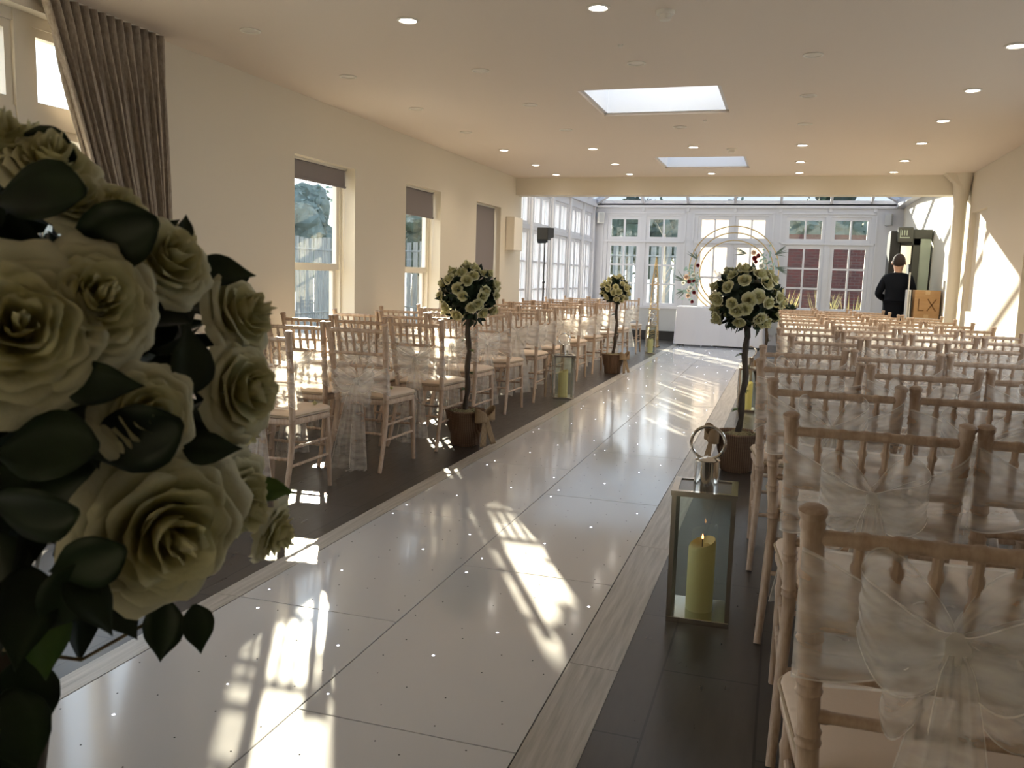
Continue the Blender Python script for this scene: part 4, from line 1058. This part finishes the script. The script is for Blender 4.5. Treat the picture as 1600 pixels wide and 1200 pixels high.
pe = [(0,1),(1,2),(2,3),(3,4),(4,5),(5,6),(6,7),(3,8),(8,9),(9,10),(3,11),(11,12),(12,13),(0,14),(14,15),(15,16),(16,17),(0,18),(18,19),(19,20),(20,21),(10,22),(13,23)]
prr = [.13,.12,.13,.14,.06,.052,.085,.075,.055,.042,.028,.055,.042,.028,.085,.058,.04,.035,.085,.058,.04,.035,.032,.032]
pr = thing('person', 'person with short brown hair in a dark navy suit, seen from behind', 'person', (1.56, 13.85, 0), -.15)
body = skin_obj('body', pv, pe, prr, MT['skin'], pr)
jv = [pv[0], pv[1], pv[2], pv[3], (0, 0, 1.505), pv[8], pv[9], (.175, .18, 1.105), pv[11], pv[12], (-.135, .18, 1.085), (0, 0, .80)]
je = [(0,1),(1,2),(2,3),(3,4),(3,5),(5,6),(6,7),(3,8),(8,9),(9,10),(0,11)]
skin_obj('suit_jacket', jv, je, [(.175,.13),(.165,.13),(.18,.135),(.175,.13),(.062,.062),.078,.062,.045,.078,.062,.045,(.185,.14)], MT['suit'], pr)
tv = [(0,0,.90),(.09,0,.84),(.10,.01,.50),(.10,-.01,.10),(-.09,0,.84),(-.11,.01,.50),(-.11,-.01,.10)]
skin_obj('suit_trousers', tv, [(0,1),(1,2),(2,3),(0,4),(4,5),(5,6)], [.13,.10,.075,.062,.10,.075,.062], MT['suit'], pr)
mb = MB().ball((0, .01, 1.665), .098, 24, 18, (.90, 1.02, 1.12)); mb.v = [(x*(1-.35*max(0, 1.62-z)/.07), y*(1-.25*max(0, 1.62-z)/.07), max(z, 1.555+max(0, y+.03)*1.1)) for x, y, z in mb.v]; mb.build('hair', MT['hair'], pr)
for s in (-1, 1): MB().ball((s*.089, .02, 1.635), .022, 10, 6, (.5, .8, 1.3)).build('ear', MT['skin'], pr)
for s in (-1, 1): MB().ball((s*.108, .06, .035), .05, 14, 8, (.9, 2.5, .7)).build('shoe', MT['shoe'], pr)
MB().ball((0, .115, 1.63), .016, 8, 6, (.8, 1, 1.4)).build('nose', MT['skin'], pr)
for s in (-1, 1):
    hb_ = Vector((.12 if s > 0 else -.085, .28, 1.10 if s > 0 else 1.08)); fv = []; fe = []; fr = []
    for q in range(4):
        b = hb_+Vector((-s*(.012*q-.02)*.6, .02, -.018*q+.028)); L0 = (.028, .032, .030, .024)[q]
        i0 = len(fv); fv += [b, b+Vector((-s*.012, L0, -.004)), b+Vector((-s*.035, L0*1.3, -.01)), b+Vector((-s*.05, L0, -.016))]; fe += [(i0, i0+1), (i0+1, i0+2), (i0+2, i0+3)]; fr += [.009, .0085, .008, .0075]
        skin_obj('finger', fv[i0:], [(0, 1), (1, 2), (2, 3)], fr[i0:], MT['skin'], pr, 1)
    b = hb_+Vector((-s*.015, -.01, .03)); skin_obj('thumb', [b, b+Vector((-s*.02, .02, .02)), b+Vector((-s*.03, .045, .02))], [(0, 1), (1, 2)], [.011, .010, .009], MT['skin'], pr, 1)

# ------------------------------------------------------------------ little flowers on a few left seats
for (x, y), lb in (((-2.60, 4.40), 'small cream flower lying on the nearest left aisle chair'), ((-2.50, 5.22), 'small cream flower lying on the second left aisle chair'), ((-2.62, 6.02), 'small cream flower lying on the third left aisle chair')):
    o = bpy.data.objects.new('cream_flower', ROSE_LO[0]); COL.objects.link(o); o.location = (x, y, .515); o.scale = (.026,)*3; tag(o, lb, 'flower', 'cream flowers on the left chairs')

# ------------------------------------------------------------------ outside
struct('ground', MB().box((-60, -40, -.4), (60, 80, -.2)), MT['patio'])
o = MB().box((-.6, 23.5, -.2), (7, 23.8, 2.55)).build('brick_garden_wall', MT['brick'], None, False); tag(o, 'dark red brick garden wall behind the right back windows', 'wall')
for i, (x, y) in enumerate(((-.1, 20.6), (.85, 21.6), (1.4, 20.5), (2.1, 21.6))):
    mb = MB(); r2 = random.Random(i)
    for q in range(46):
        a = r2.uniform(0, 6.28); l_ = r2.uniform(.7, 1.4); b = Vector((r2.gauss(0, .05), r2.gauss(0, .05), .1)); d = Vector((cos(a)*.35, sin(a)*.35, 1))
        leaf_fn(mb, b, d, Vector((0, -1, 0)), l_, .012, r2.uniform(0, .25), 6)
    t = thing('ornamental_grass', 'dry yellow ornamental grass in a planter outside, %s from the left' % ORD[i], 'plant', (x, y, -.2), 0, 'ornamental grasses outside')
    mb.build('blades', MT['grass'], t, angle=180); MB().box((-.2, -.2, 0), (.2, .2, .4)).build('planter', MT['plastw'], t, False, .01)
def fence_run(p0, p1, h, label):
    t = thing('garden_fence', label, 'fence', (p0[0], p0[1], -.2)); d = Vector((p1[0]-p0[0], p1[1]-p0[1], 0)); ln = d.length; d.normalize(); s = Vector((-d.y, d.x, 0))*.012
    bd = MB(); n = int(ln/.22)
    for i in range(n):
        a = d*(i*.22); b = d*(i*.22+.15); hh = h+.03*sin(i*7)
        bd.add([a-s, b-s, b+s, a+s]+[v+Vector((0, 0, hh)) for v in (a-s, b-s, b+s, a+s)], [(0,3,2,1),(4,5,6,7),(0,1,5,4),(1,2,6,5),(2,3,7,6),(3,0,4,7)])
    bd.build('fence_boards', MT['fence'], t, False)
    for z in (.4, h-.3): MB().tube([Vector((0, 0, z)), d*ln+Vector((0, 0, z))], .03, 6).build('fence_rail', MT['fence'], t)
fence_run((-15, 25.0), (-.7, 25.0), 2.45, 'weathered grey board fence across the garden behind the conservatory')
fence_run((-11.5, 8), (-11.5, 24.9), 2.3, 'weathered grey board fence along the left side of the garden')
def tree(x, y, h, r, seed, label, m='tree', n=900, tr=True):
    rn = random.Random(seed); t = thing('garden_tree', label, 'tree', (x, y, -.2), 0, 'trees in the garden')
    mb = MB(); blobs = [(Vector((rn.gauss(0, r*.4), rn.gauss(0, r*.4), h*.62+rn.uniform(-.25, .25)*h)), r*rn.uniform(.4, .65)) for _ in range(9)]
    for c, q in blobs:
        co = MB().ball((0, 0, 0), q*.75, 10, 8); mb.add([tuple(c+Vector(p)*(1+.5*noise.noise(Vector(p)*3+c))) for p in co.v], co.f)
        for _ in range(n//9):
            d = Vector((rn.gauss(0, 1), rn.gauss(0, 1), rn.gauss(0, 1))).normalized(); b = c+d*q*rn.uniform(.65, 1.1)
            e = Vector((rn.gauss(0, 1), rn.gauss(0, 1), rn.gauss(0, 1))).normalized()*.13; g = e.cross(d).normalized()*.07
            mb.add([b-e, b+g, b+e, b-g], [(0, 1, 2, 3)])
    mb.build('crown', MT[m], t, False)
    MB().tube([(0, 0, 0), (.05, 0, h*.3), (0, .05, h*.62)], [r*.09, r*.07, r*.05], 9).build('trunk', MT['trunk'], t)
tl = [(-24, 15, 3.0), (-22, 20, 3.8), (-20, 25, 4.2), (-18, 29.5, 4.6), (-15, 33.5, 5.0), (-11.2, 36.5, 5.0), (-6.8, 38.5, 5.2), (-2.6, 39, 5.2), (1.0, 36, 5.6), (5.3, 37, 5.6), (9.8, 35, 5.4), (-26, 9.5, 2.8)]
for i, (x, y, h) in enumerate(tl):
    tree(x, y, h, 2.15, i, 'green garden tree beyond the fence, %s counting round from the brick wall side' % ORD[11-i], 'hedge' if i % 2 else 'tree')
for i, (x, y) in enumerate(((-6.2, 21), (-4.6, 22.2), (-2.9, 21.4), (-9, 19), (-8.2, 23))):
    t = thing('young_tree', 'slender bare young tree outside, %s of five in the garden' % ORD[i], 'tree', (x, y, -.2), 0, 'young trees outside')
    MB().tube([(0, 0, 0), (.03, 0, 1.2), (-.02, .02, 2.6)], [.05, .04, .02], 8).build('trunk', MT['trunk'], t)
    b = MB(); rn = random.Random(i)
    for q in range(9):
        z = 1+.18*q; a = rn.uniform(0, 6.28); b.tube([(0, 0, z), (.25*cos(a), .25*sin(a), z+.4)], [.014, .005], 5)
    b.build('branches', MT['trunk'], t)

# ------------------------------------------------------------------ light
w = bpy.data.worlds.new('sky'); S.world = w; w.use_nodes = True; nt = w.node_tree; nt.nodes.clear()
out = nt.nodes.new('ShaderNodeOutputWorld'); bg = nt.nodes.new('ShaderNodeBackground')
tc = N(nt, 'TexCoord'); sp = N(nt, 'SeparateXYZ'); L(nt, tc.outputs['Generated'], sp.inputs[0])
rp_ = N(nt, 'ValToRGB'); e = rp_.color_ramp.elements; e[0].position = 0.0; e[0].color = (.95, .96, 1, 1); e[1].position = .6; e[1].color = (.70, .81, 1, 1)
L(nt, sp.outputs[2], rp_.inputs[0]); L(nt, rp_.outputs[0], bg.inputs[0]); bg.inputs[1].default_value = 2.0
L(nt, bg.outputs[0], out.inputs[0])
sd = bpy.data.lights.new('sun', 'SUN'); so = bpy.data.objects.new('sun', sd); COL.objects.link(so)
sd.energy = 28; sd.color = (1, .86, .66); sd.angle = radians(.55)
el = radians(16); dirv = Vector((.49, -.872, 0)).normalized()*cos(el)+Vector((0, 0, -sin(el)))
so.rotation_mode = 'QUATERNION'; so.rotation_quaternion = (-dirv).to_track_quat('Z', 'Y'); so.location = (-10, 30, 12)

S.view_settings.view_transform = 'Standard'; S.view_settings.look = 'None'; S.view_settings.gamma = 1; S.view_settings.use_curve_mapping = False
S.view_settings.exposure = 0.62
